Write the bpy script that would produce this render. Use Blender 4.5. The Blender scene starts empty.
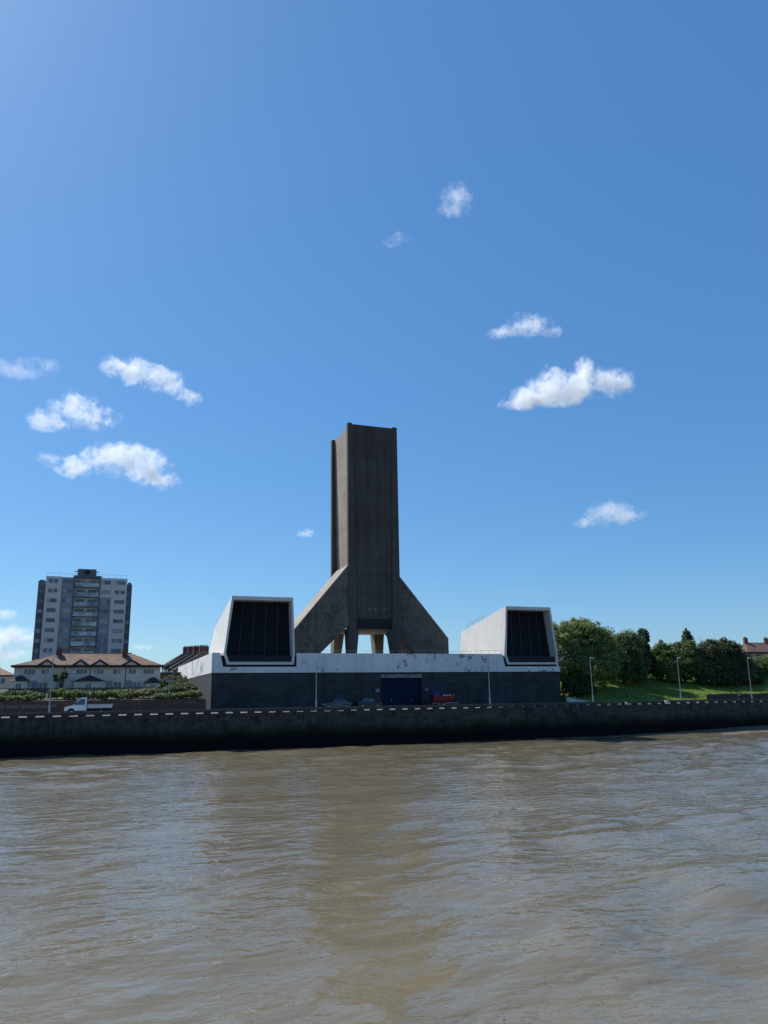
import bpy, bmesh, math, random
import numpy as np
from mathutils import Matrix, Vector
R = math.radians
sc = bpy.context.scene
col = sc.collection

# ------------------------------------------------------------------ camera
CAM_H, YAW, PITCH, ROLL, FPX = 6.5, R(20), R(13.4), R(0.9), 780.0
F = Vector((math.sin(YAW)*math.cos(PITCH), math.cos(YAW)*math.cos(PITCH), math.sin(PITCH)))
Rt = Vector((math.cos(YAW), -math.sin(YAW), 0)); Up = Rt.cross(F)
R2 = Rt*math.cos(ROLL) - Up*math.sin(ROLL); U2 = Up*math.cos(ROLL) + Rt*math.sin(ROLL)
cd = bpy.data.cameras.new('camera'); cam = bpy.data.objects.new('camera', cd); col.objects.link(cam)
cd.sensor_fit = 'VERTICAL'; cd.sensor_height = 24.0; cd.lens = 24.0*FPX/1024.0
cd.clip_start = 0.5; cd.clip_end = 30000
cam.matrix_world = Matrix(((R2.x, U2.x, -F.x, 0), (R2.y, U2.y, -F.y, 0), (R2.z, U2.z, -F.z, CAM_H), (0, 0, 0, 1)))
sc.camera = cam

# ------------------------------------------------------------------ sky, sun, exposure
SUN_EL, SUN_AZ = R(50), R(-32)          # azimuth from +Y towards +X
w = bpy.data.worlds.new('World'); sc.world = w; w.use_nodes = True
nt = w.node_tree; bg = nt.nodes['Background']
sky = nt.nodes.new('ShaderNodeTexSky'); sky.sky_type = 'NISHITA'; sky.sun_disc = False
sky.sun_elevation = SUN_EL; sky.sun_rotation = SUN_AZ
sky.altitude = 0; sky.air_density = 1.0; sky.dust_density = 0.5; sky.ozone_density = 4.0
hsv = nt.nodes.new('ShaderNodeHueSaturation'); hsv.inputs['Saturation'].default_value = 1.2; nt.links.new(sky.outputs[0], hsv.inputs['Color'])
smx = nt.nodes.new('ShaderNodeMix'); smx.data_type = 'RGBA'; smx.inputs[0].default_value = 0.42; smx.inputs[7].default_value = (0.80, 2.15, 4.8, 1)
tnt = nt.nodes.new('ShaderNodeMix'); tnt.data_type = 'RGBA'; tnt.blend_type = 'MULTIPLY'; tnt.inputs[0].default_value = 1.0; tnt.inputs[7].default_value = (0.86, 1.02, 1.04, 1)
nt.links.new(hsv.outputs[0], tnt.inputs[6]); nt.links.new(tnt.outputs[2], smx.inputs[6]); nt.links.new(smx.outputs[2], bg.inputs[0]); bg.inputs[1].default_value = 0.104
sl = bpy.data.lights.new('sun', 'SUN'); sl.energy = 5.0; sl.angle = R(0.53); sl.color = (1, 0.965, 0.91)
so = bpy.data.objects.new('sun', sl); col.objects.link(so)
sd = Vector((math.sin(SUN_AZ)*math.cos(SUN_EL), math.cos(SUN_AZ)*math.cos(SUN_EL), math.sin(SUN_EL)))
so.rotation_euler = sd.to_track_quat('Z', 'Y').to_euler(); so.location = (0, 0, 200)
vs = sc.view_settings; vs.view_transform = 'Standard'; vs.look = 'None'; vs.gamma = 1; vs.use_curve_mapping = False
vs.exposure = 0.35
cy = sc.cycles
cy.max_bounces = 8; cy.diffuse_bounces = 3; cy.glossy_bounces = 3; cy.transmission_bounces = 4; cy.volume_bounces = 5
cy.transparent_max_bounces = 8; cy.use_denoising = True; cy.volume_max_steps = 256
cy.caustics_reflective = False; cy.caustics_refractive = False

# ------------------------------------------------------------------ helpers
class MB:
    def __init__(s, org=(0, 0, 0)): s.v = []; s.f = []; s.o = Vector(org)
    def add(s, vs_, fs):
        b = len(s.v); s.v += [tuple(Vector(p)-s.o) for p in vs_]; s.f += [tuple(i+b for i in q) for q in fs]; return s
    def hexa(s, p):   # p: 4 bottom CCW then 4 top CCW
        return s.add(p, [(3, 2, 1, 0), (4, 5, 6, 7), (0, 1, 5, 4), (1, 2, 6, 5), (2, 3, 7, 6), (3, 0, 4, 7)])
    def box(s, x0, x1, y0, y1, z0, z1):
        return s.hexa([(x0, y0, z0), (x1, y0, z0), (x1, y1, z0), (x0, y1, z0), (x0, y0, z1), (x1, y0, z1), (x1, y1, z1), (x0, y1, z1)])
    def prism(s, pts, axis, a, b):
        def P(u, v, t): return {'y': (u, t, v), 'x': (t, u, v), 'z': (u, v, t)}[axis]
        n = len(pts)
        return s.add([P(u, v, a) for u, v in pts]+[P(u, v, b) for u, v in pts],
                     [tuple(range(n)), tuple(range(2*n-1, n-1, -1))]+[(i, i+n, (i+1) % n+n, (i+1) % n) for i in range(n)])
    def loft(s, rings, cap=True):
        n = len(rings[0]); vs_ = [p for r in rings for p in r]; fs = []
        for k in range(len(rings)-1):
            for i in range(n):
                j = (i+1) % n; fs.append((k*n+i, k*n+j, (k+1)*n+j, (k+1)*n+i))
        if cap: fs += [tuple(range(n-1, -1, -1)), tuple(range((len(rings)-1)*n, len(rings)*n))]
        return s.add(vs_, fs)
    def tube(s, p0, p1, r0, r1=None, n=8):
        r1 = r0 if r1 is None else r1; p0, p1 = Vector(p0), Vector(p1); d = (p1-p0).normalized()
        a = d.orthogonal().normalized(); b = d.cross(a)
        ring = lambda p, r: [p+a*(r*math.cos(2*math.pi*i/n))+b*(r*math.sin(2*math.pi*i/n)) for i in range(n)]
        return s.loft([ring(p0, r0), ring(p1, r1)])
    def build(s, name, m, parent=None, smooth=False):
        me = bpy.data.meshes.new(name); me.from_pydata([tuple(p) for p in s.v], [], s.f)
        bm = bmesh.new(); bm.from_mesh(me); bmesh.ops.recalc_face_normals(bm, faces=bm.faces); bm.to_mesh(me); bm.free()
        me.materials.append(m)
        if smooth: me.polygons.foreach_set('use_smooth', [True]*len(me.polygons))
        o = bpy.data.objects.new(name, me); col.objects.link(o)
        if parent is None: o.location = s.o
        else: o.parent = parent
        return o
def tag(o, label, cat, group=None):
    o['label'] = label; o['category'] = cat
    if group: o['group'] = group
    return o
def thing(name, loc, label, cat, group=None, rz=0):
    o = bpy.data.objects.new(name, None); col.objects.link(o); o.location = loc; o.rotation_euler = (0, 0, rz)
    o.empty_display_size = 0.2
    return tag(o, label, cat, group)
def dup(root, loc, label, rz=0.0, group=None):
    r = root.copy(); col.objects.link(r); r.location = loc; r.rotation_euler = (0, 0, rz); r['label'] = label
    if group: r['group'] = group
    for ch in list(root.children):
        c = ch.copy(); col.objects.link(c); c.parent = r
        for g in list(ch.children):
            d = g.copy(); col.objects.link(d); d.parent = c
    return r
def clip_z(poly, z, keep_above):
    out = []
    for i in range(len(poly)):
        a, b = poly[i], poly[(i+1) % len(poly)]
        ia = (a[1] >= z) == keep_above or a[1] == z; ib = (b[1] >= z) == keep_above or b[1] == z
        if ia: out.append(a)
        if ia != ib:
            t = (z-a[1])/(b[1]-a[1]); out.append((a[0]+t*(b[0]-a[0]), z))
    return out

# ------------------------------------------------------------------ materials
class NT:
    def __init__(s, m): s.t = m.node_tree; s.n = s.t.nodes
    def new(s, t, **k):
        n = s.n.new(t)
        for a, b in k.items(): setattr(n, a, b)
        return n
    def link(s, a, b): s.t.links.new(a, b)
    def math(s, op, a, b=None, clamp=False):
        n = s.new('ShaderNodeMath', operation=op); n.use_clamp = clamp
        for i, v in enumerate((a, b)):
            if v is None: continue
            if isinstance(v, (int, float)): n.inputs[i].default_value = v
            else: s.link(v, n.inputs[i])
        return n.outputs[0]
    def noise(s, vec, scale, detail=5, rough=0.55, dist=0.0):
        n = s.new('ShaderNodeTexNoise'); n.inputs['Scale'].default_value = scale; n.inputs['Detail'].default_value = detail
        n.inputs['Roughness'].default_value = rough; n.inputs['Distortion'].default_value = dist; s.link(vec, n.inputs['Vector']); return n.outputs['Fac']
    def ramp(s, fac, a, b, ca=(0, 0, 0, 1), cb=(1, 1, 1, 1)):
        n = s.new('ShaderNodeValToRGB'); n.color_ramp.elements[0].position = a; n.color_ramp.elements[1].position = b
        n.color_ramp.elements[0].color = ca; n.color_ramp.elements[1].color = cb; s.link(fac, n.inputs[0]); return n.outputs[0]
    def mix(s, fac, a, b, blend='MIX'):
        n = s.new('ShaderNodeMix', data_type='RGBA', blend_type=blend)
        for i, v in ((0, fac), (6, a), (7, b)):
            if isinstance(v, (int, float)): n.inputs[i].default_value = v
            elif isinstance(v, tuple): n.inputs[i].default_value = v
            else: s.link(v, n.inputs[i])
        return n.outputs[2]
    def bump(s, h, strength, dist, normal=None):
        n = s.new('ShaderNodeBump'); n.inputs['Strength'].default_value = strength; n.inputs['Distance'].default_value = dist
        s.link(h, n.inputs['Height'])
        if normal is not None: s.link(normal, n.inputs['Normal'])
        return n.outputs[0]
    def scaled(s, vec, sx, sy, sz):
        n = s.new('ShaderNodeMapping'); n.inputs['Scale'].default_value = (sx, sy, sz); s.link(vec, n.inputs['Vector']); return n.outputs[0]
def c4(c, k=1.0): return (min(1, c[0]*k), min(1, c[1]*k), min(1, c[2]*k), 1)
def mat(name, c, rough=0.8, var=0.25, scale=0.5, fine=6.0, bump=0.15, bdist=0.05, streak=0.0, metal=0.0, patch=None, ribs=None, brick=None, spec=0.4, obj=False):
    """base colour varied by two octaves of noise, vertical rain streaks, optional patches / ribs / brick coursing"""
    m = bpy.data.materials.new(name); m.use_nodes = True; t = NT(m); bs = t.n['Principled BSDF']
    if obj: P = t.new('ShaderNodeTexCoord').outputs['Object']
    else: P = t.new('ShaderNodeNewGeometry').outputs['Position']
    n1 = t.noise(P, scale, 6, 0.6); n2 = t.noise(P, fine, 4, 0.6)
    f = t.math('ADD', t.math('MULTIPLY', n1, 0.6), t.math('MULTIPLY', n2, 0.4))
    C = t.ramp(f, 0.32, 0.68, c4(c, 1-var), c4(c, 1+var))
    if brick:
        b = t.new('ShaderNodeTexBrick'); b.inputs['Scale'].default_value = 1.0
        b.inputs['Brick Width'].default_value = brick[0]; b.inputs['Row Height'].default_value = brick[1]; b.inputs['Mortar Size'].default_value = brick[2]
        sp = t.new('ShaderNodeSeparateXYZ'); t.link(P, sp.inputs[0]); cb = t.new('ShaderNodeCombineXYZ')
        t.link(t.math('ADD', sp.outputs[0], sp.outputs[1]), cb.inputs[0]); t.link(sp.outputs[2], cb.inputs[1]); t.link(cb.outputs[0], b.inputs['Vector'])
        b.inputs['Color1'].default_value = (0.75, 0.75, 0.75, 1); b.inputs['Color2'].default_value = (1.15, 1.1, 1.1, 1); b.inputs['Mortar'].default_value = brick[3]
        C = t.mix(1.0, C, b.outputs['Color'], 'MULTIPLY')
    if streak:
        s1 = t.noise(t.scaled(P, 1.3, 1.3, 0.05), 1.0, 5, 0.65)
        C = t.mix(t.ramp(s1, 0.45, 0.75), C, t.mix(1.0, C, c4((1-streak,)*3), 'MULTIPLY'))
    if patch:
        pc, psc, lo, hi = patch
        pn = t.math('MULTIPLY', t.noise(P, psc, 3, 0.5), t.ramp(t.noise(P, psc*6, 8, 0.75), 0.42, 0.56))
        C = t.mix(t.ramp(pn, lo, hi), C, c4(pc))
    t.link(C, bs.inputs['Base Color'])
    bs.inputs['Roughness'].default_value = rough; bs.inputs['Metallic'].default_value = metal; bs.inputs['Specular IOR Level'].default_value = spec
    nrm = None
    if ribs:
        wv = t.new('ShaderNodeTexWave', wave_type='BANDS', bands_direction=ribs[1]); wv.inputs['Scale'].default_value = ribs[0]
        wv.inputs['Distortion'].default_value = 0.3; t.link(P, wv.inputs['Vector']); nrm = t.bump(wv.outputs['Fac'], ribs[2], 0.08)
    if bump: nrm = t.bump(f, bump, bdist, nrm)
    if nrm is not None: t.link(nrm, bs.inputs['Normal'])
    return m
def glass_mat(name, c=(0.02, 0.025, 0.03), rough=0.08):
    m = bpy.data.materials.new(name); m.use_nodes = True; b = m.node_tree.nodes['Principled BSDF']
    t = NT(m); P = t.new('ShaderNodeNewGeometry').outputs['Position']
    t.link(t.ramp(t.noise(P, 0.45, 2), 0.35, 0.65, c4(c, 0.5), c4(c, 2.2)), b.inputs['Base Color'])
    b.inputs['Roughness'].default_value = rough; b.inputs['Specular IOR Level'].default_value = 0.6
    return m
def leaf_mat(name, c, var=0.5):
    m = bpy.data.materials.new(name); m.use_nodes = True; t = NT(m); bs = t.n['Principled BSDF']
    P = t.new('ShaderNodeNewGeometry').outputs['Position']
    f = t.math('ADD', t.math('MULTIPLY', t.noise(P, 0.35, 3), 0.6), t.math('MULTIPLY', t.noise(P, 3.0, 3), 0.4))
    C = t.ramp(f, 0.3, 0.7, c4((c[0]*0.75, c[1]*0.85, c[2]*0.9), 1-var*0.6), c4((c[0]*1.25, c[1]*1.1, c[2]*0.9), 1+var*0.6))
    t.link(C, bs.inputs['Base Color']); bs.inputs['Roughness'].default_value = 0.55; bs.inputs['Specular IOR Level'].default_value = 0.25
    tr = t.new('ShaderNodeBsdfTranslucent'); t.link(C, tr.inputs[0]); mx = t.new('ShaderNodeMixShader'); mx.inputs[0].default_value = 0.42
    t.link(bs.outputs[0], mx.inputs[1]); t.link(tr.outputs[0], mx.inputs[2]); t.link(mx.outputs[0], t.n['Material Output'].inputs[0])
    return m

M = {}
M['conc_front'] = mat('dark_ribbed_concrete', (0.078, 0.069, 0.061), 0.9, 0.32, 0.14, 3.0, 0.2, 0.06, streak=0.45, ribs=(1.1, 'X', 0.5))  # front and back lifts, darker than the side lifts
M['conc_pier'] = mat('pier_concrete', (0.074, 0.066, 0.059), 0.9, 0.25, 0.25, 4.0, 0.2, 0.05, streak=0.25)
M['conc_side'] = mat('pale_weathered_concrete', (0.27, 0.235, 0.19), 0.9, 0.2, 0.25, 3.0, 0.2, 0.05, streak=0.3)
M['conc_leg_lit'] = mat('lit_leg_concrete', (0.17, 0.142, 0.112), 0.9, 0.25, 0.3, 3.0, 0.2, 0.05, streak=0.35)  # paler than the front legs, sunlight and deck bounce put into the colour
M['conc_butt'] = mat('buttress_concrete', (0.095, 0.087, 0.077), 0.9, 0.6, 0.35, 2.0, 0.35, 0.12, streak=0.5, patch=((0.15, 0.14, 0.128), 0.40, 0.30, 0.58))
M['slate_wall'] = mat('dark_stone_panel', (0.050, 0.055, 0.060), 0.85, 0.3, 0.3, 5.0, 0.15, 0.03, streak=0.3, spec=0.25, brick=(1.2, 0.55, 0.02, (0.7, 0.7, 0.7, 1)))
M['white_paint'] = mat('weathered_white_paint', (0.70, 0.695, 0.68), 0.75, 0.08, 0.3, 4.0, 0.1, 0.03, streak=0.16, patch=((0.26, 0.25, 0.235), 0.13, 0.50, 0.56))
M['white_box'] = mat('white_render', (0.61, 0.60, 0.58), 0.75, 0.1, 0.25, 4.0, 0.1, 0.03, streak=0.14, patch=((0.5, 0.5, 0.49), 0.12, 0.54, 0.66))
M['dark_gap'] = mat('dark_joint_shade', (0.02, 0.021, 0.024), 0.9)  # near-black for joints and backings, and for painted shade in gaps
M['louvre'] = mat('louvre_metal', (0.022, 0.026, 0.036), 0.55, 0.2, bump=0.0)
M['louvre_bar'] = mat('mullion_metal', (0.045, 0.052, 0.065), 0.5, 0.2, bump=0.0)
M['deck'] = mat('roof_deck_felt', (0.36, 0.33, 0.28), 0.9, 0.2, 0.4)
M['blue_door'] = mat('navy_door_paint', (0.005, 0.013, 0.042), 0.7, 0.2, 0.5, 3, 0.05, spec=0.2)
M['sign_grey'] = mat('grey_lintel', (0.30, 0.31, 0.32), 0.7, 0.3, 1.5, 7.0, patch=((0.07, 0.07, 0.075), 1.0, 0.2, 0.34))
M['seawall'] = None
M['coping'] = mat('coping_concrete', (0.065, 0.062, 0.060), 0.9, 0.25, 0.6, 5.0)
M['parapet'] = mat('parapet_stone', (0.04, 0.037, 0.038), 0.9, 0.35, 0.8, 5.0, 0.3, 0.05)
M['pavement'] = mat('pale_paving', (0.24, 0.235, 0.225), 0.9, 0.12, 0.5, 5.0)
M['asphalt'] = mat('asphalt', (0.055, 0.055, 0.057), 0.9, 0.2, 0.4, 20.0)
M['line_paint'] = mat('road_paint', (0.7, 0.7, 0.68), 0.7, 0.2, 2.0)
M['brick'] = mat('garden_wall_brick', (0.125, 0.068, 0.054), 0.9, 0.3, 0.6, 8.0, 0.25, 0.02, brick=(0.45, 0.15, 0.012, (1.2, 1.2, 1.2, 1)))
M['redbrick'] = mat('chimney_brick', (0.12, 0.05, 0.04), 0.9, 0.3, 0.8, 8.0, 0.2, 0.02)
M['pale_brick'] = mat('buff_brick', (0.66, 0.60, 0.50), 0.9, 0.10, 0.5, 6.0, 0.15, 0.02, brick=(0.45, 0.15, 0.01, (0.9, 0.9, 0.9, 1)))
M['terr_brick'] = mat('terrace_brick', (0.19, 0.12, 0.09), 0.9, 0.2, 0.5, 6.0, 0.15, 0.02)
M['roof_brown'] = mat('brown_roof_tiles', (0.175, 0.115, 0.082), 0.9, 0.22, 0.6, 6.0, 0.2, 0.03, brick=(0.6, 0.22, 0.02, (0.7, 0.7, 0.7, 1)))
M['roof_grey'] = mat('slate_roof', (0.075, 0.062, 0.058), 0.7, 0.25, 0.6, 6.0, 0.2, 0.03)
M['roof_red'] = mat('red_roof_tiles', (0.12, 0.068, 0.054), 0.9, 0.25, 0.6, 6.0, 0.2, 0.03)
M['fascia'] = mat('dark_brown_timber', (0.035, 0.025, 0.022), 0.7, 0.2)
M['white_frame'] = mat('white_frame', (0.6, 0.6, 0.6), 0.5, 0.08)
M['glass'] = glass_mat('window_glass', (0.045, 0.062, 0.085))  # blue-grey base carries some reflected sky in the pane colour
M['net'] = mat('net_curtain', (0.34, 0.36, 0.38), 0.8, 0.25, 2.0)
M['ap_beige'] = mat('beige_cladding', (0.55, 0.525, 0.50), 0.8, 0.06, 0.2, 3.0, 0.05)
M['ap_grey'] = mat('grey_cladding', (0.25, 0.26, 0.28), 0.8, 0.12, 0.3, 3.0, 0.05)
M['ap_dark'] = mat('charcoal_cladding', (0.11, 0.115, 0.13), 0.75, 0.12, 0.3, 3.0, 0.05)
M['ap_bal'] = mat('balcony_panel', (0.22, 0.24, 0.255), 0.45, 0.15, 0.6, 3.0, 0.03)
M['bal_glass'] = glass_mat('balcony_glass', (0.22, 0.25, 0.27), 0.2)
M['galv'] = mat('galvanised_steel', (0.30, 0.31, 0.32), 0.45, 0.12, 1.5, 8.0, 0.03, metal=0.35)
M['lamp_head'] = mat('lamp_head', (0.5, 0.5, 0.5), 0.4, 0.1)
M['van_white'] = mat('white_van_paint', (0.72, 0.73, 0.74), 0.3, 0.05, bump=0.0, spec=0.5)
M['bed_grey'] = mat('aluminium_dropside', (0.42, 0.43, 0.45), 0.45, 0.12, 1.0, bump=0.05, metal=0.3)
M['black'] = mat('black_rubber', (0.015, 0.015, 0.016), 0.8, 0.2)
M['rim'] = mat('wheel_rim', (0.35, 0.35, 0.36), 0.4, 0.1, metal=0.6)
M['car_grey'] = mat('grey_car_paint', (0.06, 0.068, 0.078), 0.3, 0.05, bump=0.0, spec=0.6)
M['car_black'] = mat('black_car_paint', (0.006, 0.006, 0.008), 0.35, 0.05, bump=0.0, spec=0.6)
M['red'] = mat('red_boat_paint', (0.36, 0.035, 0.03), 0.45, 0.2, 1.5, bump=0.0)
M['blue'] = mat('blue_cover', (0.03, 0.035, 0.16), 0.7, 0.25, 1.5)
M['lamp_red'] = mat('red_lens', (0.3, 0.02, 0.02), 0.3, 0.1, bump=0)
M['bark'] = mat('bark', (0.075, 0.055, 0.04), 0.95, 0.3, 2.0, 10.0, 0.4, 0.04)
M['soil'] = mat('soil', (0.07, 0.05, 0.035), 0.95, 0.3, 1.0)
M['sign_green'] = mat('sign_face', (0.10, 0.14, 0.13), 0.5, 0.1, bump=0)
M['letter'] = mat('faded_letter_paint', (0.34, 0.30, 0.28), 0.8, 0.3, 1.5)

# sea wall: stone coursing above, black-green weed below the tide line
def seawall_mat():
    m = bpy.data.materials.new('sea_wall_stone'); m.use_nodes = True; t = NT(m); bs = t.n['Principled BSDF']
    P = t.new('ShaderNodeNewGeometry').outputs['Position']; sp = t.new('ShaderNodeSeparateXYZ'); t.link(P, sp.inputs[0])
    b = t.new('ShaderNodeTexBrick'); b.inputs['Scale'].default_value = 1; b.inputs['Brick Width'].default_value = 1.3; b.inputs['Row Height'].default_value = 0.55
    b.inputs['Mortar Size'].default_value = 0.03; b.inputs['Color1'].default_value = (0.066, 0.056, 0.050, 1); b.inputs['Color2'].default_value = (0.022, 0.019, 0.018, 1); b.inputs['Mortar'].default_value = (0.02, 0.02, 0.02, 1)
    cb = t.new('ShaderNodeCombineXYZ'); t.link(sp.outputs[0], cb.inputs[0]); t.link(sp.outputs[2], cb.inputs[1]); t.link(cb.outputs[0], b.inputs['Vector'])
    n = t.noise(P, 0.35, 6, 0.65); n2 = t.noise(t.scaled(P, 0.8, 0.8, 0.25), 1.6, 6, 0.7)
    C = t.mix(t.ramp(n2, 0.4, 0.7), b.outputs['Color'], (0.080, 0.070, 0.062, 1))
    h = t.math('ADD', sp.outputs[2], t.math('MULTIPLY', t.math('SUBTRACT', n, 0.5), 2.2))
    weed = t.ramp(h, 0.0, 1.0, (0.004, 0.007, 0.006, 1), (0.028, 0.040, 0.018, 1))
    ms = t.ramp(t.math('MULTIPLY', h, 1/5.0), 0.45, 0.68)
    C = t.mix(ms, t.mix(t.ramp(t.math('MULTIPLY', h, 1/5.0), 0.30, 0.52), (0.0018, 0.0022, 0.0028, 1), (0.014, 0.019, 0.010, 1)), C)
    t.link(C, bs.inputs['Base Color']); bs.inputs['Roughness'].default_value = 0.85; bs.inputs['Specular IOR Level'].default_value = 0.2
    nn = t.bump(b.outputs['Fac'], 0.5, -0.05); nn = t.bump(n2, 0.5, 0.15, nn); t.link(nn, bs.inputs['Normal'])
    return m
M['seawall'] = seawall_mat()

def grass_mat():
    m = bpy.data.materials.new('mown_grass'); m.use_nodes = True; t = NT(m); bs = t.n['Principled BSDF']
    P = t.new('ShaderNodeNewGeometry').outputs['Position']
    f = t.math('ADD', t.math('MULTIPLY', t.noise(P, 0.25, 5, 0.6), 0.55), t.math('MULTIPLY', t.noise(P, 4.0, 5, 0.7), 0.45))
    C = t.ramp(f, 0.34, 0.66, (0.075, 0.13, 0.024, 1), (0.19, 0.26, 0.055, 1))
    C = t.mix(t.ramp(t.noise(P, 0.12, 4), 0.58, 0.75), C, (0.16, 0.14, 0.06, 1))
    sp = t.new('ShaderNodeSeparateXYZ'); t.link(P, sp.inputs[0])
    bank = t.math('MULTIPLY', t.math('GREATER_THAN', sp.outputs[0], 78.0), t.math('LESS_THAN', sp.outputs[1], 160.0))
    C = t.mix(bank, t.ramp(f, 0.3, 0.7, (0.06, 0.055, 0.042, 1), (0.16, 0.145, 0.12, 1)), C)
    t.link(C, bs.inputs['Base Color']); bs.inputs['Roughness'].default_value = 0.9; bs.inputs['Specular IOR Level'].default_value = 0.15
    t.link(t.bump(t.noise(P, 5.0, 6, 0.8), 0.8, 0.25), bs.inputs['Normal']); return m
M['grass'] = grass_mat()

def water_mat():
    m = bpy.data.materials.new('silty_river_water'); m.use_nodes = True; t = NT(m); bs = t.n['Principled BSDF']
    P = t.new('ShaderNodeNewGeometry').outputs['Position']
    f = t.noise(t.scaled(P, 0.03, 0.06, 1), 1.0, 5, 0.6, 0.6)
    f2 = t.noise(t.scaled(P, 0.25, 0.5, 1), 1.0, 5, 0.65, 0.8)
    C = t.ramp(t.math('ADD', t.math('MULTIPLY', f, 0.6), t.math('MULTIPLY', f2, 0.4)), 0.35, 0.65, (0.118, 0.098, 0.060, 1), (0.152, 0.129, 0.086, 1))
    t.link(C, bs.inputs['Base Color']); bs.inputs['IOR'].default_value = 1.33; bs.inputs['Roughness'].default_value = 0.04
    r1 = t.noise(t.scaled(P, 0.75, 1.5, 1), 1.0, 2, 0.45, 0.3)
    r2 = t.noise(t.scaled(P, 2.4, 4.4, 1), 1.0, 2, 0.5, 0.2)
    r3 = t.noise(t.scaled(P, 11, 15, 1), 1.0, 2, 0.5, 0.2)
    r4 = t.ramp(t.noise(t.scaled(P, 7.0, 9.0, 1), 1.0, 3, 0.6, 0.4), 0.66, 0.76)      # sparse sharp wavelets that catch the sun
    # calm slicks and ruffled patches
    ruf = t.ramp(t.noise(t.scaled(P, 0.035, 0.07, 1), 1.0, 4, 0.6, 1.2), 0.35, 0.65, (0.35, 0.35, 0.35, 1), (1, 1, 1, 1))
    h = t.math('ADD', t.math('MULTIPLY', r1, 0.18), t.math('ADD', t.math('MULTIPLY', r2, 0.042), t.math('ADD', t.math('MULTIPLY', r3, 0.005), t.math('MULTIPLY', r4, 0.07))))
    n = t.new('ShaderNodeBump'); n.inputs['Distance'].default_value = 1.0; t.link(ruf, n.inputs['Strength']); t.link(h, n.inputs['Height'])
    t.link(n.outputs[0], bs.inputs['Normal']); return m
M['water'] = water_mat()

# ------------------------------------------------------------------ river
WATER_Z = 0.2
WALL_Y = 107.0
def build_river():
    rng = np.random.default_rng(4)
    xs = np.concatenate([[-6000, -1500, -500, -250, -160], np.arange(-110, 190.01, 0.42), [240, 320, 600, 1500, 6000]])
    ys = [9.0]
    while ys[-1] < WALL_Y+0.2: ys.append(ys[-1]+max(0.11, 0.0046*ys[-1]))
    ys = np.concatenate([[-6000, -1000, -200, -40, 0], np.array(ys)])
    X, Y = np.meshgrid(xs, ys)
    Z = np.zeros_like(X)
    for i in range(46):
        lam = 1.1*(12.0/1.1)**rng.random(); th = rng.normal(math.radians(-72), 0.55); k = 2*math.pi/lam
        a = 0.0050*lam**0.85*rng.uniform(0.4, 1.1); ph = rng.random()*6.283
        arg = k*(X*math.cos(th)+Y*math.sin(th))+ph
        s = np.sin(arg); Z += a*(s+0.25*np.cos(2*arg))
    for lam, th, a in ((9, -60, .030), (13, -95, .034), (17, -75, .038), (11, -40, .022), (22, -85, .04)):      # long soft swell and ferry wash
        arg = 2*math.pi/lam*(X*math.cos(math.radians(th))+Y*math.sin(math.radians(th)))+lam; Z += a*np.sin(arg+0.8*np.sin(X*0.05+lam))
    env = np.clip((X+120)/20, 0, 1)*np.clip((200-X)/20, 0, 1)*np.clip((Y-6)/4, 0, 1)
    g = 0.75+0.35*np.sin(X*0.045+Y*0.02)*np.sin(Y*0.07-X*0.015+1)
    Z = WATER_Z+Z*env*g
    ny, nx = X.shape
    V = np.stack([X, Y, Z], -1).reshape(-1, 3)
    i = np.arange(ny-1)[:, None]*nx+np.arange(nx-1)[None, :]
    Q = np.stack([i, i+1, i+nx+1, i+nx], -1).reshape(-1, 4)
    me = bpy.data.meshes.new('river'); me.vertices.add(len(V)); me.vertices.foreach_set('co', V.ravel())
    me.loops.add(Q.size); me.loops.foreach_set('vertex_index', Q.ravel()); me.polygons.add(len(Q))
    me.polygons.foreach_set('loop_start', np.arange(0, Q.size, 4)); me.polygons.foreach_set('use_smooth', np.ones(len(Q), bool))
    me.update(calc_edges=True); me.materials.append(M['water'])
    o = bpy.data.objects.new('river', me); col.objects.link(o); o['kind'] = 'structure'; o['label'] = 'silty brown river with small wind ripples'
build_river()

# ------------------------------------------------------------------ terrain
def sstep(a, b, x): x = np.clip((x-a)/(b-a), 0, 1); return x*x*(3-2*x)
def ground_h(X, Y):
    X = np.asarray(X, float); Y = np.asarray(Y, float)
    left = np.where(Y < 117.3, 4.70, 6.7+1.3*np.clip((Y-117.3)/18, 0, 1)+4.0*np.clip((Y-140)/45, 0, 1)+2.0*np.clip((Y-185)/60, 0, 1))
    mid = np.where(Y < 180, 4.70, 4.7+7.3*np.clip((Y-180)/6, 0, 1)+2*np.clip((Y-186)/60, 0, 1))
    rise = 0.25+0.03*np.sin(X*0.09)
    right = 4.70+np.clip(Y-118.5, 0, 26)*rise*sstep(118.5, 123, Y)+np.clip((Y-144)/40, 0, 1)*2.0+0.15*np.sin(X*0.35)*sstep(119, 125, Y)
    h = np.where(X < 15.0, left, mid)
    b = sstep(78.3, 84.0, X)
    return h*(1-b)+right*b
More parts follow.
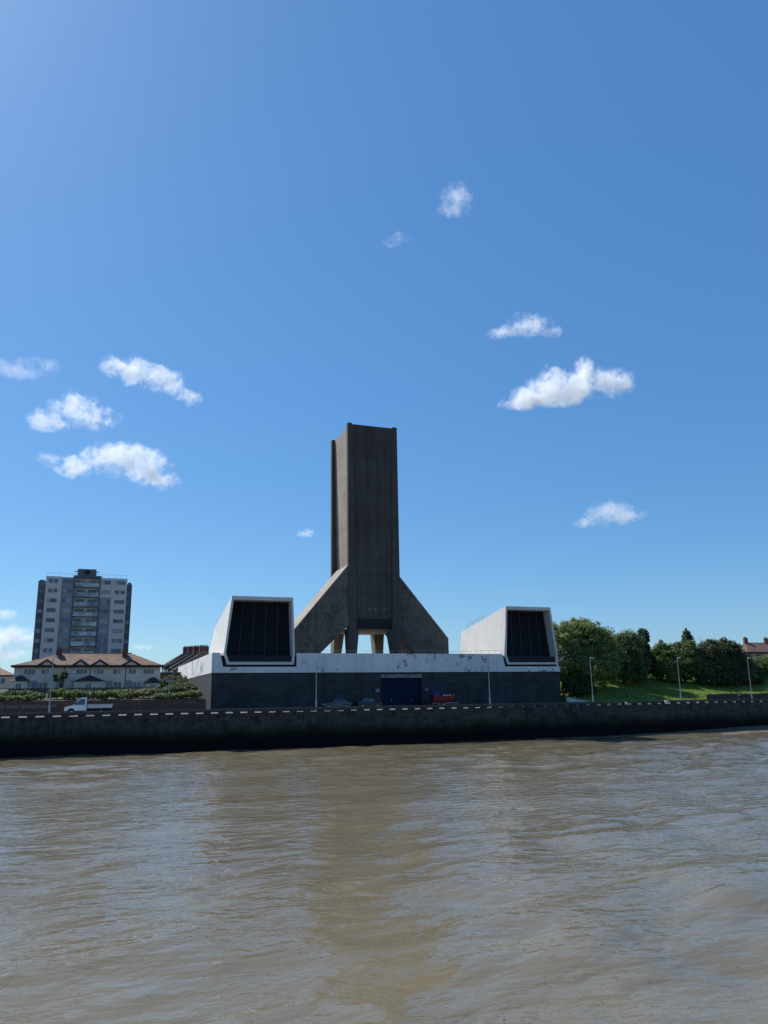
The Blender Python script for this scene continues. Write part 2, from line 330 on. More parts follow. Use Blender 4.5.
def build_ground():
    xs = np.concatenate([[-8000, -2000, -500, -200, -100], np.arange(-60, 14.6, 2.0), [14.5, 14.98, 15.02, 16], np.arange(18, 78, 4.0), np.arange(78.3, 190, 1.2), [200, 240, 300, 500, 2000, 8000]])
    xs = np.unique(xs)
    ys = np.unique(np.concatenate([[107.6, 112, 117.28, 117.32, 118.5], np.arange(119.2, 150, 1.0), np.arange(150, 250, 4.0), [300, 500, 1500, 9000]]))
    X, Y = np.meshgrid(xs, ys); Z = ground_h(X, Y)
    ny, nx = X.shape
    m = MB(); m.v = [tuple(p) for p in np.stack([X, Y, Z], -1).reshape(-1, 3)]
    m.f = [(j*nx+i, j*nx+i+1, (j+1)*nx+i+1, (j+1)*nx+i) for j in range(ny-1) for i in range(nx-1)]
    o = m.build('ground', M['grass'], None, True); o['kind'] = 'structure'; o['label'] = 'grassy bank and gardens rising behind the promenade'
build_ground()
def sheet(name, x0, x1, y0, y1, z, m, label):
    o = MB().box(x0, x1, y0, y1, z-0.3, z).build(name, m); o['kind'] = 'structure'; o['label'] = label; return o
sheet('promenade_pavement', -300, 77.0, 107.45, 111.2, 4.85, M['pavement'], 'pale paved footway along the river parapet')
sheet('promenade_footway', 77.0, 400, 107.45, 111.2, 4.846, M['asphalt'], 'dark footway along the right part of the parapet')  # darker surface than the footway to its left
sheet('road', -300, 400, 111.2, 116.4, 4.88, M['asphalt'], 'asphalt promenade road')
sheet('forecourt', 15.05, 78.2, 116.4, 122.4, 5.0, M['asphalt'], 'asphalt forecourt in front of the ventilation station')
sheet('verge_pavement', -300, 15.0, 116.4, 117.05, 4.86, M['pavement'], 'pale kerbside strip below the garden wall')
sheet('path', 78.25, 400, 116.4, 118.3, 4.88, M['pavement'], 'pale footpath below the grassy bank')
# mud foreshore showing at the foot of the wall on the right
def build_foreshore():
    xs = np.arange(62, 330, 1.5); rows = [(0.0, 1.0), (0.8, 0.86), (2.0, 0.55), (3.6, 0.25), (5.5, -0.1), (8, -0.8)]
    m = MB(); n = len(xs); rnd = np.random.default_rng(7)
    for d, k in rows:
        for x in xs:
            rise = 0.10+0.85*float(sstep(72, 118, x)); z = WATER_Z+0.05+(k*rise-0.12*(1-rise))*1.0+0.04*rnd.normal()*(d > 0)
            m.v.append((x, WALL_Y+0.1-d*(0.6+0.6*rise)+0.15*rnd.normal()*(d > 0), z if k > -0.5 else WATER_Z-0.9))
    for r in range(len(rows)-1):
        m.f += [(r*n+i, r*n+i+1, (r+1)*n+i+1, (r+1)*n+i) for i in range(n-1)]
    o = m.build('foreshore', mat('wet_mud', (0.12, 0.095, 0.066), 0.8, 0.2, 0.5, 5.0, 0.3, 0.1), None, True); o['kind'] = 'structure'; o['label'] = 'strip of wet brown mud at the foot of the river wall'
build_foreshore()

# ------------------------------------------------------------------ sea wall with slotted parapet
sw = thing('sea_wall', (0, WALL_Y, 0), 'dark stone river wall with slotted parapet and weed-blackened lower face', 'wall')
O = (0, WALL_Y, 0)
MB(O).prism([(WALL_Y-0.55, -3), (WALL_Y+0.5, -3), (WALL_Y+0.5, 4.72), (WALL_Y, 4.72)], 'x', -300, 400).build('wall_face', M['seawall'], sw)
PITCH_S = 1.92
pier_src = cop_src = None
rnd = random.Random(3)
for k in range(-10, 66):
    x = -9.6+k*PITCH_S
    if pier_src is None:
        pier_src = MB().box(0, 0.94, 0.0, 0.44, 4.722, 5.09).build('parapet_pier', M['parapet'], sw); po = pier_src
        cop_src = MB().box(0.01, PITCH_S-0.01, -0.05, 0.47, 5.093, 5.40).build('coping_stone', M['coping'], sw); co = cop_src
        MB()
    else:
        po = pier_src.copy(); col.objects.link(po); co = cop_src.copy(); col.objects.link(co)
    po.location = (x, 0, 0); co.location = (x, rnd.uniform(-0.012, 0.012), rnd.uniform(-0.012, 0.012))
x_end = -9.6+66*PITCH_S
for a, b in ((-300, -9.6-10*PITCH_S), (x_end, 400)):
    MB(O).box(a, b, WALL_Y, WALL_Y+0.44, 4.722, 5.39).build('parapet_run', M['parapet'], sw)
MB(O).box(-28, x_end, WALL_Y+0.05, WALL_Y+0.40, 4.723, 4.80).build('parapet_sill', M['parapet'], sw)

# ------------------------------------------------------------------ ventilation station: low building
BX0, BX1, BY0, BY1 = 16.3, 77.0, 122.0, 175.0
bo = (BX0, BY0, 4.9)
vb = thing('ventilation_station', bo, 'long low ventilation station with dark panelled base and peeling white parapet band', 'building')
DX0, DX1, DZ1 = 43.44, 50.5, 9.64
MB(bo).box(BX0+0.12, DX0, BY0+0.12, BY1, 4.5, 10.5).build('base_core', M['dark_gap'], vb)
MB(bo).box(DX1, BX1-0.12, BY0+0.12, BY1, 4.5, 10.5).build('base_core', M['dark_gap'], vb)
MB(bo).box(DX0+0.002, DX1-0.002, BY0+0.62, BY1, 4.5, 10.5).build('base_core', M['dark_gap'], vb)
edges = [16.3, 22.6, 28.3, 35.8, 43.44, 50.5, 57.2, 63.9, 70.4, 77.0]
for a, b in zip(edges[:-1], edges[1:]):
    if a == DX0: MB(bo).box(a+0.02, b-0.02, BY0, BY0+0.1, 10.22, 10.5).build('wall_panel', M['slate_wall'], vb)
    else: MB(bo).box(a+0.02, b-0.02, BY0, BY0+0.1, 4.55, 10.5).build('wall_panel', M['slate_wall'], vb)
for k in range(8):
    y0 = BY0+0.102+k*6.6; MB(bo).box(BX0, BX0+0.1, y0+0.02, min(BY1, y0+6.58), 4.55, 10.5).build('wall_panel', M['slate_wall'], vb)
    MB(bo).box(BX1-0.1, BX1, y0+0.02, min(BY1, y0+6.58), 4.55, 10.5).build('wall_panel', M['slate_wall'], vb)
# door
dr = MB(bo).box(DX0+0.02, DX1-0.02, BY0+0.5, BY0+0.6, 4.85, DZ1).build('loading_door', M['blue_door'], vb)
for k in range(4):
    xa = DX0+0.06+k*1.75; MB(bo).box(xa, xa+1.70, BY0+0.44, BY0+0.498, 4.95, DZ1-0.08).build('door_leaf', M['blue_door'], dr)
for k in (1, 3):
    MB(bo).box(DX0+0.1+k*1.75, DX0+0.16+k*1.75, BY0+0.39, BY0+0.438, 5.9, 6.3).build('handle', M['galv'], dr)
MB(bo).box(DX0-0.1, DX1+0.1, BY0-0.14, BY0+0.3, DZ1+0.003, 10.2).build('lintel', M['sign_grey'], vb)
for x in (42.4, 51.0):
    wl = MB(bo).box(x, x+0.65, BY0-0.28, BY0-0.003, 7.55, 7.95).build('wall_light', M['sign_grey'], vb)
    MB(bo).box(x+0.05, x+0.6, BY0-0.24, BY0-0.04, 7.48, 7.548).build('lens', M['white_frame'], wl)
# white band: front pieces with notches for the two air-intake hoods
ZB, ZT = 10.56, 13.57
MB(bo).box(BX0+0.05, BX1-0.05, BY0+0.05, BY0+0.6, 10.42, 10.56).build('shadow_gap_strip', M['dark_gap'], vb)  # dark strip paints the shadow gap under the white band
def band(pts): return MB(bo).prism(pts, 'y', BY0-0.06, BY0+0.32).build('parapet_band', M['white_paint'], vb)
band([(BX0-0.06, ZB), (17.95, ZB), (17.95, 11.45), (17.45, ZT), (BX0-0.06, ZT)])
band([(17.953, ZB), (29.4, ZB), (29.4, 11.45), (17.953, 11.45)])
for a, b in ((29.403, 38.5), (38.506, 47.6), (47.606, 56.7)): band([(a, ZB), (b, ZB), (b, ZT), (a, ZT)])
band([(56.706, ZB), (66.2, ZB), (66.2, 11.45), (65.75, ZT), (56.706, ZT)])
band([(66.203, ZB), (BX1+0.06, ZB), (BX1+0.06, 11.45), (66.203, 11.45)])
for k in range(6):
    y0 = BY0+0.323+k*8.8; y1 = min(BY1, y0+8.79)
    MB(bo).box(BX0-0.06, BX0+0.3, y0, y1, ZB, ZT).build('parapet_band', M['white_paint'], vb)
    MB(bo).box(BX1-0.3, BX1+0.06, y0, y1, ZB, ZT).build('parapet_band', M['white_paint'], vb)
MB(bo).box(BX0+0.31, BX1-0.31, BY0+0.9, BY1-0.1, 10.6, 12.9).build('roof_deck', M['deck'], vb)
MB(bo).box(17.5, 29.5, BY0+0.35, BY0+0.7, 10.6, 13.2).build('notch_shade_panel', M['dark_gap'], vb)  # dark panels stand in for the shade inside the hood notches
MB(bo).box(66.0, 76.9, BY0+0.35, BY0+0.7, 10.6, 13.2).build('notch_shade_panel', M['dark_gap'], vb)
MB(bo).box(58.0, 66.0, 146.0, 156.0, 12.9, 15.6).build('roof_plant_room', M['conc_butt'], vb)
# thin handrail behind the parapet
def rail(x0, x1, y, z0, z1, n):
    m = MB(bo)
    for k in range(n+1):
        x = x0+(x1-x0)*k/n; m.tube((x, y, z0), (x, y, z1), 0.018, n=5)
    m.tube((x0, y, z1), (x1, y, z1), 0.02, n=5).tube((x0, y, (z0+z1)/2), (x1, y, (z0+z1)/2), 0.015, n=5)
    return m.build('roof_railing', M['galv'], vb)
rail(34, 61, 124.2, 12.9, 14.15, 14); rail(61.2, 66.2, 123.2, 12.9, 14.25, 4)

# ------------------------------------------------------------------ air-intake hoods
def hood(label, outer, inner, zback, y_back, dirn):
    cx = outer[0][0]; o3 = (cx, BY0, 12.9)
    t = thing('intake_hood', o3, label, 'air intake', 'air intake hoods')
    y0 = BY0-0.02; d = 2.2
    # outer shell as four tapering walls: built as ring loft front->back, hollow to the grille
    ztop = outer[0][1]
    def back(p):
        x, z = p; s = (zback-12.0)/(ztop-12.0)
        return (x, y_back, 12.0+(z-12.0)*s if z > 13.6 else z)
    n = len(outer)
    sh = MB(o3); V = [(x, y0, z) for x, z in outer]+[back(p) for p in outer]+[(x, y0, z) for x, z in inner]+[(x, y0+d, z) for x, z in inner]
    Fs = []
    for i in range(n):
        j = (i+1) % n
        Fs += [(i, j, n+j, n+i), (i, 2*n+i, 2*n+j, j), (2*n+i, 3*n+i, 3*n+j, 2*n+j)]
    Fs += [tuple(range(n, 2*n)), tuple(range(3*n, 4*n))]
    sh.add(V, Fs).build('hood_shell', M['white_box'], t)
    # grille: dark backing, horizontal louvres, mullions, all inside the opening
    yb = y0+d
    def span(z):
        xs = []
        for i in range(n):
            a, b = inner[i], inner[(i+1) % n]
            if (a[1]-z)*(b[1]-z) < 0: xs.append(a[0]+(z-a[1])/(b[1]-a[1])*(b[0]-a[0]))
        return min(xs), max(xs)
    MB(o3).prism([(x, z) for x, z in inner], 'y', yb-0.03, yb-0.01).build('grille_backing', M['dark_gap'], t)
    zb, zt = min(z for x, z in inner), max(z for x, z in inner)
    nsl = int((zt-zb)/0.33); 
    for k in range(nsl):
        z = zb+0.12+k*(zt-zb-0.15)/nsl; a, b = span(z+0.05)
        MB(o3).hexa([(a+0.01, yb-0.32, z), (b-0.01, yb-0.32, z), (b-0.01, yb-0.27, z), (a+0.01, yb-0.27, z), (a+0.01, yb-0.10, z+0.22), (b-0.01, yb-0.10, z+0.22), (b-0.01, yb-0.05, z+0.22), (a+0.01, yb-0.05, z+0.22)]).build('louvre_slat', M['louvre'], t)
    xa, xb = span(zb+1.0)
    tx0, tx1 = span(zt-0.3)
    for k in range(1, 5):
        s = k/5.0; x0 = xa+(xb-xa)*s; x1 = tx0+(tx1-tx0)*s
        MB(o3).hexa([(x0-0.04, yb-0.42, zb+0.01), (x0+0.04, yb-0.42, zb+0.01), (x0+0.04, yb-0.33, zb+0.01), (x0-0.04, yb-0.33, zb+0.01), (x1-0.04, yb-0.42, zt-0.01), (x1+0.04, yb-0.42, zt-0.01), (x1+0.04, yb-0.33, zt-0.01), (x1-0.04, yb-0.33, zt-0.01)]).build('mullion', M['louvre_bar'], t)
    MB(o3).box((xa+xb)/2-0.25, (xa+xb)/2+0.25, yb-0.6, yb-0.43, zb+0.05, zb+0.3).build('service_box', M['galv'], t)
    return t
hood('white air intake hood with black louvres at the left end of the station',
     [(19.0, 22.33), (28.72, 22.33), (29.12, 13.6), (28.95, 11.8), (18.5, 11.8), (18.02, 13.6)],
     [(19.3, 21.75), (28.42, 21.75), (28.78, 13.6), (28.6, 12.2), (18.85, 12.2), (18.34, 13.6)], 18.9, 140.4, 1)
h2 = hood('bright-sided white air intake hood with black louvres at the right end, beside the trees',
     [(66.9, 21.88), (75.95, 21.88), (76.85, 13.4), (76.75, 11.8), (66.75, 11.8), (66.3, 13.4)],
     [(67.2, 21.3), (75.6, 21.3), (76.5, 13.4), (76.4, 12.15), (67.05, 12.15), (66.62, 13.4)], 18.85, 140.4, 1)
m = MB((66.9, BY0, 12.9))
for k in range(4):
    y = 131.5+k*2.2; z = 21.88-(y-BY0)*0.165; m.tube((67.3, y, z-0.05), (67.3, y, z+0.85), 0.045, n=5)
m.tube((67.3, 131.5, 21.88-9.5*0.165+0.85), (67.3, 138.1, 21.88-16.1*0.165+0.85), 0.045, n=5)
m.build('hood_railing', M['galv'], h2)

# ------------------------------------------------------------------ ventilation tower
TX0, TX1, TY0, TY1 = 41.72, 51.68, 134.0, 145.7
TZ0, TZ1 = 18.75, 57.5
to = ((TX0+TX1)/2, 134.0, 12.9)
tw = thing('ventilation_tower', to, 'tall dark concrete ventilation tower on splayed legs with sloping buttresses', 'tower')
PW = 0.9
def rx(z): return 0.60+0.7*(1-(z-TZ0)/(TZ1-TZ0))      # side recess deepens downwards
def ry(z): return 0.10+0.30*(1-(z-TZ0)/(TZ1-TZ0))
for i, (xa, xb) in enumerate(((TX0, TX0+PW), (TX1-PW, TX1))):
    for (ya, yb) in ((TY0, TY0+PW), (TY1-PW, TY1)):
        left = i == 0; zt_, zb_ = TZ1+0.02, TZ0-0.2
        xo = TX0 if left else TX1; s = 1 if left else -1
        xbot, xtop = xo+s*(rx(zb_)+0.3), xo+s*(rx(zt_)+0.3)
        MB(to).hexa([(xo, ya, zb_), (xbot, ya, zb_), (xbot, yb, zb_), (xo, yb, zb_), (xo, ya, zt_), (xtop, ya, zt_), (xtop, yb, zt_), (xo, yb, zt_)]).build('corner_pier', M['conc_pier'], tw)
NL = 12; dz = (TZ1-0.18-TZ0)/NL
for k in range(NL):
    za = TZ0+k*dz+0.02; zb = TZ0+(k+1)*dz-0.02
    def ring(z, g=0.0, cham=0.0):
        return (TX0+rx(z)+g, TX1-rx(z)-g, TY0+ry(z)+g+cham, TY1-ry(z)-g-cham)
    # the shaft core, then the front/back and side cladding lifts
    a = ring(za, 0.25); b = ring(zb, 0.25)
    MB(to).hexa([(a[0], a[2], za-0.02), (a[1], a[2], za-0.02), (a[1], a[3], za-0.02), (a[0], a[3], za-0.02), (b[0], b[2], zb+0.02), (b[1], b[2], zb+0.02), (b[1], b[3], zb+0.02), (b[0], b[3], zb+0.02)]).build('shaft_core', M['dark_gap'], tw)
    a = ring(za); b = ring(zb); c0 = 0.55 if k == 0 else 0.0
    xa0, xa1, xb0, xb1 = TX0+rx(za)+0.31, TX1-rx(za)-0.31, TX0+rx(zb)+0.31, TX1-rx(zb)-0.31
    for front in (True, False):
        ya, yb2 = (a[2], b[2]) if front else (a[3], b[3]); s = 1 if front else -1
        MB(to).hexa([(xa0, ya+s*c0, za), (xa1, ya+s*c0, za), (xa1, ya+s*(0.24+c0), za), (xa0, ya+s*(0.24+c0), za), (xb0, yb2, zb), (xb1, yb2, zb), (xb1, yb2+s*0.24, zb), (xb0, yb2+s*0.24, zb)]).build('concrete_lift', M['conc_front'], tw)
    for leftside in (True, False):
        x1_, x2_ = (a[0], b[0]) if leftside else (a[1], b[1]); s = 1 if leftside else -1
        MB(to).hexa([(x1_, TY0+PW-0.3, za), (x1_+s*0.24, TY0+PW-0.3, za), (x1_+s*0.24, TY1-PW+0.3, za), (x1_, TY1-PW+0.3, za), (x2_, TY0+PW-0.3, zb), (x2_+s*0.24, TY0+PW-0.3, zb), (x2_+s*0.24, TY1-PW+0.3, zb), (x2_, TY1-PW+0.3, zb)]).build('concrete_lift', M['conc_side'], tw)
MB(to).box(TX0+0.9, TX1-0.9, TY0+0.5, TY1-0.5, TZ1-0.6, TZ1-0.3).build('shaft_cap', M['conc_pier'], tw)
MB(to).box(TX0+0.3, TX1-0.3, TY0+1.2, TY1-1.2, TZ0-0.35, TZ0-0.005).build('shaft_soffit', M['conc_side'], tw)
# legs
def leg(x_out, sx, y_out, sy, m):
    xt, xb_, yt, yb_ = 1.95*sx, 1.4*sx, 2.7*sy, 1.6*sy
    MB(to).hexa([(x_out, y_out, 12.8), (x_out+xb_, y_out, 12.8), (x_out+xb_, y_out+yb_, 12.8), (x_out, y_out+yb_, 12.8),
                 (x_out, y_out, 18.6), (x_out+xt, y_out, 18.6), (x_out+xt, y_out+yt, 18.6), (x_out, y_out+yt, 18.6)]).build('leg', m, tw)
leg(TX0, 1, TY0, 1, M['conc_pier']); leg(TX1, -1, TY0, 1, M['conc_pier'])
leg(TX0, 1, TY1, -1, M['conc_leg_lit']); leg(TX1, -1, TY1, -1, M['conc_leg_lit'])  # back legs in the paler, sunlit-looking concrete
# buttresses in cast lifts
def buttress(poly, ya, yb):
    z = 12.9; b = None
    cx = sum(p[0] for p in poly)/len(poly)
    bt = None; k = 0
    while z < 29.8:
        z2 = min(29.84, z+2.2); q = clip_z(clip_z(poly, z+0.02, True), z2-0.02, False)
        if len(q) >= 3:
            bt2 = MB(to).prism(q, 'y', ya, yb).build('buttress_lift', M['conc_butt'], tw)
        z = z2
    # narrow core behind the joints
    sx = [(cx+(x-cx)*0.994, 20+(zz-20)*0.994) for x, zz in poly]
    MB(to).prism(sx, 'y', ya+0.02, yb-0.02).build('buttress_core', M['conc_side'], tw)
buttress([(TX0-0.01, 29.84), (30.9, 17.0), (30.9, 12.9), (35.1, 12.9), (TX0-0.01, 19.2)], TY0+0.05, 141.5)
buttress([(TX1+0.01, 29.84), (TX1+0.01, 18.8), (57.1, 12.9), (62.5, 12.9), (62.5, 17.0)], 137.0, 143.6)
for (p, q, ya, yb) in (((TX0-0.02, 29.84), (30.9, 17.0), TY0+0.0, 141.55), ((TX1+0.02, 29.84), (62.5, 17.0), 136.95, 143.65)):
    MB(to).hexa([(p[0], ya, p[1]+0.02), (q[0], ya, q[1]+0.02), (q[0], yb, q[1]+0.02), (p[0], yb, p[1]+0.02), (p[0], ya, p[1]+0.34), (q[0], ya, q[1]+0.34), (q[0], yb, q[1]+0.34), (p[0], yb, p[1]+0.34)]).build('buttress_lit_top', M['conc_side'], tw)  # added pale slabs paint the sunlit look of the sloping tops
# pale scrawl of old paint low on the front face
m = MB(to); rnd = random.Random(5)
x = 45.6
for k in range(7):
    if k == 4: x += 0.35; continue
    zc = 22.3+rnd.uniform(-0.1, 0.1); y = TY0+ry(22)-0.03
    m.box(x, x+0.10, y, y+0.02, zc-0.35, zc+rnd.uniform(0.2, 0.4))
    m.box(x+0.11, x+0.38, y, y+0.02, zc-0.35+rnd.choice((0, 0.3)), zc-0.25+rnd.choice((0, 0.3)))
    x += 0.55
m.build('painted_scrawl', mat('old_paint', (0.16, 0.165, 0.17), 0.9, 0.5, 3.0), tw)

# ------------------------------------------------------------------ street lamps
def lamp_proto(loc, label):
    t = thing('street_lamp', loc, label, 'street lamp', 'street lamps along the promenade')
    MB().tube((0, 0, 0), (0, 0, 1.5), 0.13, 0.12, 10).build('base', M['galv'], t)
    MB().tube((0, 0, 1.502), (0, 0, 7.35), 0.075, 0.05, 10).build('column', M['galv'], t)
    MB().tube((0, 0, 7.352), (0.14, -0.08, 7.46), 0.035, 0.03, 6).build('bracket', M['galv'], t)
    h = MB().loft([[(0.1, -0.2, 7.42), (0.62, -0.2, 7.46), (0.62, 0.02, 7.46), (0.1, 0.02, 7.42)], [(0.1, -0.2, 7.56), (0.56, -0.17, 7.56), (0.56, -0.01, 7.56), (0.1, 0.02, 7.56)]]).build('lamp_head', M['lamp_head'], t)
    MB().box(0.22, 0.55, -0.17, -0.01, 7.38, 7.418).build('lens', M['white_frame'], h)
    return t
LZ = 4.85
lp = lamp_proto((-5.4, 110, LZ), 'grey street lamp in front of the pale houses, left of the white pickup')
dup(lp, (29.4, 110, LZ), 'grey street lamp standing before the dark wall near the left intake hood')
dup(lp, (56.8, 110, LZ), 'grey street lamp between the red boat and the right intake hood', rz=math.pi)
dup(lp, (75.3, 110, LZ), 'slim grey street lamp in front of the big tree nearest the station')
dup(lp, (92.7, 110, LZ), 'grey street lamp in front of the sunlit grass slope')
dup(lp, (107.9, 110, LZ), 'rightmost grey street lamp, in front of the red-roofed house')

# ------------------------------------------------------------------ vehicles
def wheel(parent, x, y, r, wdt=0.2):
    wl = MB().tube((x, y-wdt/2, r), (x, y+wdt/2, r), r, n=18).build('wheel', M['black'], parent)
    MB().tube((x, y-wdt/2-0.012, r), (x, y+wdt/2+0.012, r), r*0.6, n=14).build('rim', M['rim'], wl)
def car(loc, label, paint, flip=False, L=4.4):
    t = thing('parked_car', loc, label, 'car', 'cars parked at the station wall', rz=math.pi if flip else 0)
    k = L/4.4; hw = 0.86
    low = [(-2.2, 0.35), (-2.18, 0.62), (-2.0, 0.78), (-1.15, 0.93), (1.9, 0.98), (2.17, 0.85), (2.2, 0.4), (1.75, 0.25), (-1.75, 0.25)]
    def ring(s, y): return [(x*k*s, y, z) for x, z in low]
    MB().loft([ring(0.97, -hw), ring(1.0, -hw+0.14), ring(1.0, hw-0.14), ring(0.97, hw)]).build('body', paint, t, False)
    cab = [(-1.2, 0.92), (-0.45, 1.47), (0.9, 1.52), (1.75, 1.0)]
    MB().loft([[(x*k, -hw+0.04, 0.93) for x in (-1.15,)]+[(-0.42*k, -0.62, 1.44), (0.88*k, -0.62, 1.47), (1.72*k, -hw+0.06, 0.96)],
               [(-1.15*k, hw-0.04, 0.93), (-0.42*k, 0.62, 1.44), (0.88*k, 0.62, 1.47), (1.72*k, hw-0.06, 0.96)]]).build('glasshouse', M['glass'], t)
    MB().hexa([(-0.46*k, -0.64, 1.44), (0.9*k, -0.64, 1.47), (0.9*k, 0.64, 1.47), (-0.46*k, 0.64, 1.44), (-0.36*k, -0.56, 1.51), (0.8*k, -0.56, 1.53), (0.8*k, 0.56, 1.53), (-0.36*k, 0.56, 1.51)]).build('roof', paint, t)
    for s in (-1, 1):
        MB().hexa([(0.22*k, s*0.835, 0.93), (0.32*k, s*0.835, 0.93), (0.32*k, s*0.80, 0.93), (0.22*k, s*0.80, 0.93), (0.2*k, s*0.66, 1.46), (0.3*k, s*0.66, 1.46), (0.3*k, s*0.60, 1.46), (0.2*k, s*0.60, 1.46)]).build('door_pillar', paint, t)
        MB().box(-2.19*k, -1.95*k, s*0.66-0.16, s*0.66+0.16, 0.60, 0.74).build('headlight', M['white_frame'], t)
        MB().box(2.05*k, 2.2*k, s*0.68-0.13, s*0.68+0.13, 0.68, 0.86).build('tail_light', M['lamp_red'], t)
        MB().box(-0.95*k, -0.78*k, s*0.97-0.09, s*0.97+0.09, 0.93, 1.06).build('wing_mirror', paint, t)
        for x in (-1.38, 1.32): wheel(t, x*k, s*0.76, 0.32)
    return t
car((35.1, 119.3, 5.0), 'grey hatchback parked against the dark wall left of the blue door', M['car_grey'])
car((40.4, 119.6, 5.0), 'black car parked just left of the blue door', M['car_black'], True, 4.0)

def pickup(loc):
    t = thing('pickup_truck', loc, 'white dropside pickup truck driving past the brick garden wall', 'truck')
    hw = 1.0
    cab = [(-2.95, 0.45), (-2.95, 0.95), (-2.75, 1.12), (-1.95, 1.32), (-1.15, 2.15), (-0.85, 2.27), (-0.3, 2.27), (-0.28, 0.45)]
    def ring(y, s): return [(x, y*(1-0.13*max(0, (z-1.3))/0.95*s), z) for x, z in cab]
    MB().loft([ring(-hw, 1), ring(hw, 1)]).build('cab', M['van_white'], t)
    MB().loft([[(-2.0, -0.93, 1.36), (-1.93, -0.93, 1.36), (-1.12, -0.8, 2.13), (-1.19, -0.8, 2.13)], [(-2.0, 0.93, 1.36), (-1.93, 0.93, 1.36), (-1.12, 0.8, 2.13), (-1.19, 0.8, 2.13)]]).build('windscreen', M['glass'], t)
    for s in (-1, 1):
        def sp(x, z, o): return (x, s*(hw*(1-0.13*max(0, z-1.3)/0.95)+o), z)
        q = [(-1.75, 1.38), (-1.1, 2.05), (-0.5, 2.08), (-0.5, 1.34)]
        MB().loft([[sp(x, z, 0.012) for x, z in q], [sp(x, z, -0.03) for x, z in q]]).build('side_window', M['glass'], t)
        d = MB().box(-1.78, -0.42, s*1.008-0.012, s*1.008+0.012, 0.62, 1.28).build('door', M['van_white'], t)
        MB().box(-0.68, -0.48, s*1.03-0.012, s*1.03+0.012, 1.12, 1.17).build('handle', M['black'], d)
        MB().box(-2.97, -2.70, s*0.78-0.14, s*0.78+0.14, 0.85, 1.06).build('headlight', M['white_frame'], t)
        MB().box(-1.72, -1.55, s*1.16-0.1, s*1.16+0.1, 1.35, 1.62).build('wing_mirror', M['black'], t)
        for ax in (-2.1,): MB().tube((ax, s*0.99, 0.42), (ax, s*1.015, 0.42), 0.50, n=20).build('wheel_arch', M['black'], t)
        MB().box(-2.9, -0.3, s*1.004-0.008, s*1.004+0.008, 0.45, 0.60).build('sill_trim', M['black'], t)
        wheel(t, -2.1, s*0.92, 0.36, 0.24); wheel(t, 1.55, s*0.86, 0.36, 0.3)
        MB().box(2.86, 2.9, s*0.8-0.1, s*0.8+0.1, 0.62, 0.74).build('tail_light', M['lamp_red'], t)
    MB().box(-3.0, -2.9, -0.95, 0.95, 0.4, 0.62).build('bumper', M['black'], t)
    MB().box(-0.27, 2.85, -0.42, 0.42, 0.55, 0.78).build('chassis', M['black'], t)
    bd = MB().box(-0.18, 2.9, -1.02, 1.02, 0.90, 0.98).build('load_bed', M['bed_grey'], t)
    for s in (-1, 1): MB().hexa([(-0.18, s*1.02-0.02, 0.985), (2.8, s*1.02-0.02, 0.985), (2.8, s*1.02+0.02, 0.985), (-0.18, s*1.02+0.02, 0.985), (-0.18, s*1.02-0.02, 1.38), (2.98, s*1.02-0.02, 1.38), (2.98, s*1.02+0.02, 1.38), (-0.18, s*1.02+0.02, 1.38)]).build('dropside', M['bed_grey'], bd)
    MB().hexa([(2.82, -0.99, 0.985), (2.86, -0.99, 0.985), (2.86, 0.99, 0.985), (2.82, 0.99, 0.985), (2.98, -0.99, 1.4), (3.02, -0.99, 1.4), (3.02, 0.99, 1.4), (2.98, 0.99, 1.4)]).build('tailgate', M['bed_grey'], bd)
    MB().box(-0.22, -0.16, -1.0, 1.0, 0.985, 1.75).build('headboard', M['black'], bd)
    return t
pickup((-0.75, 113.0, 4.885))

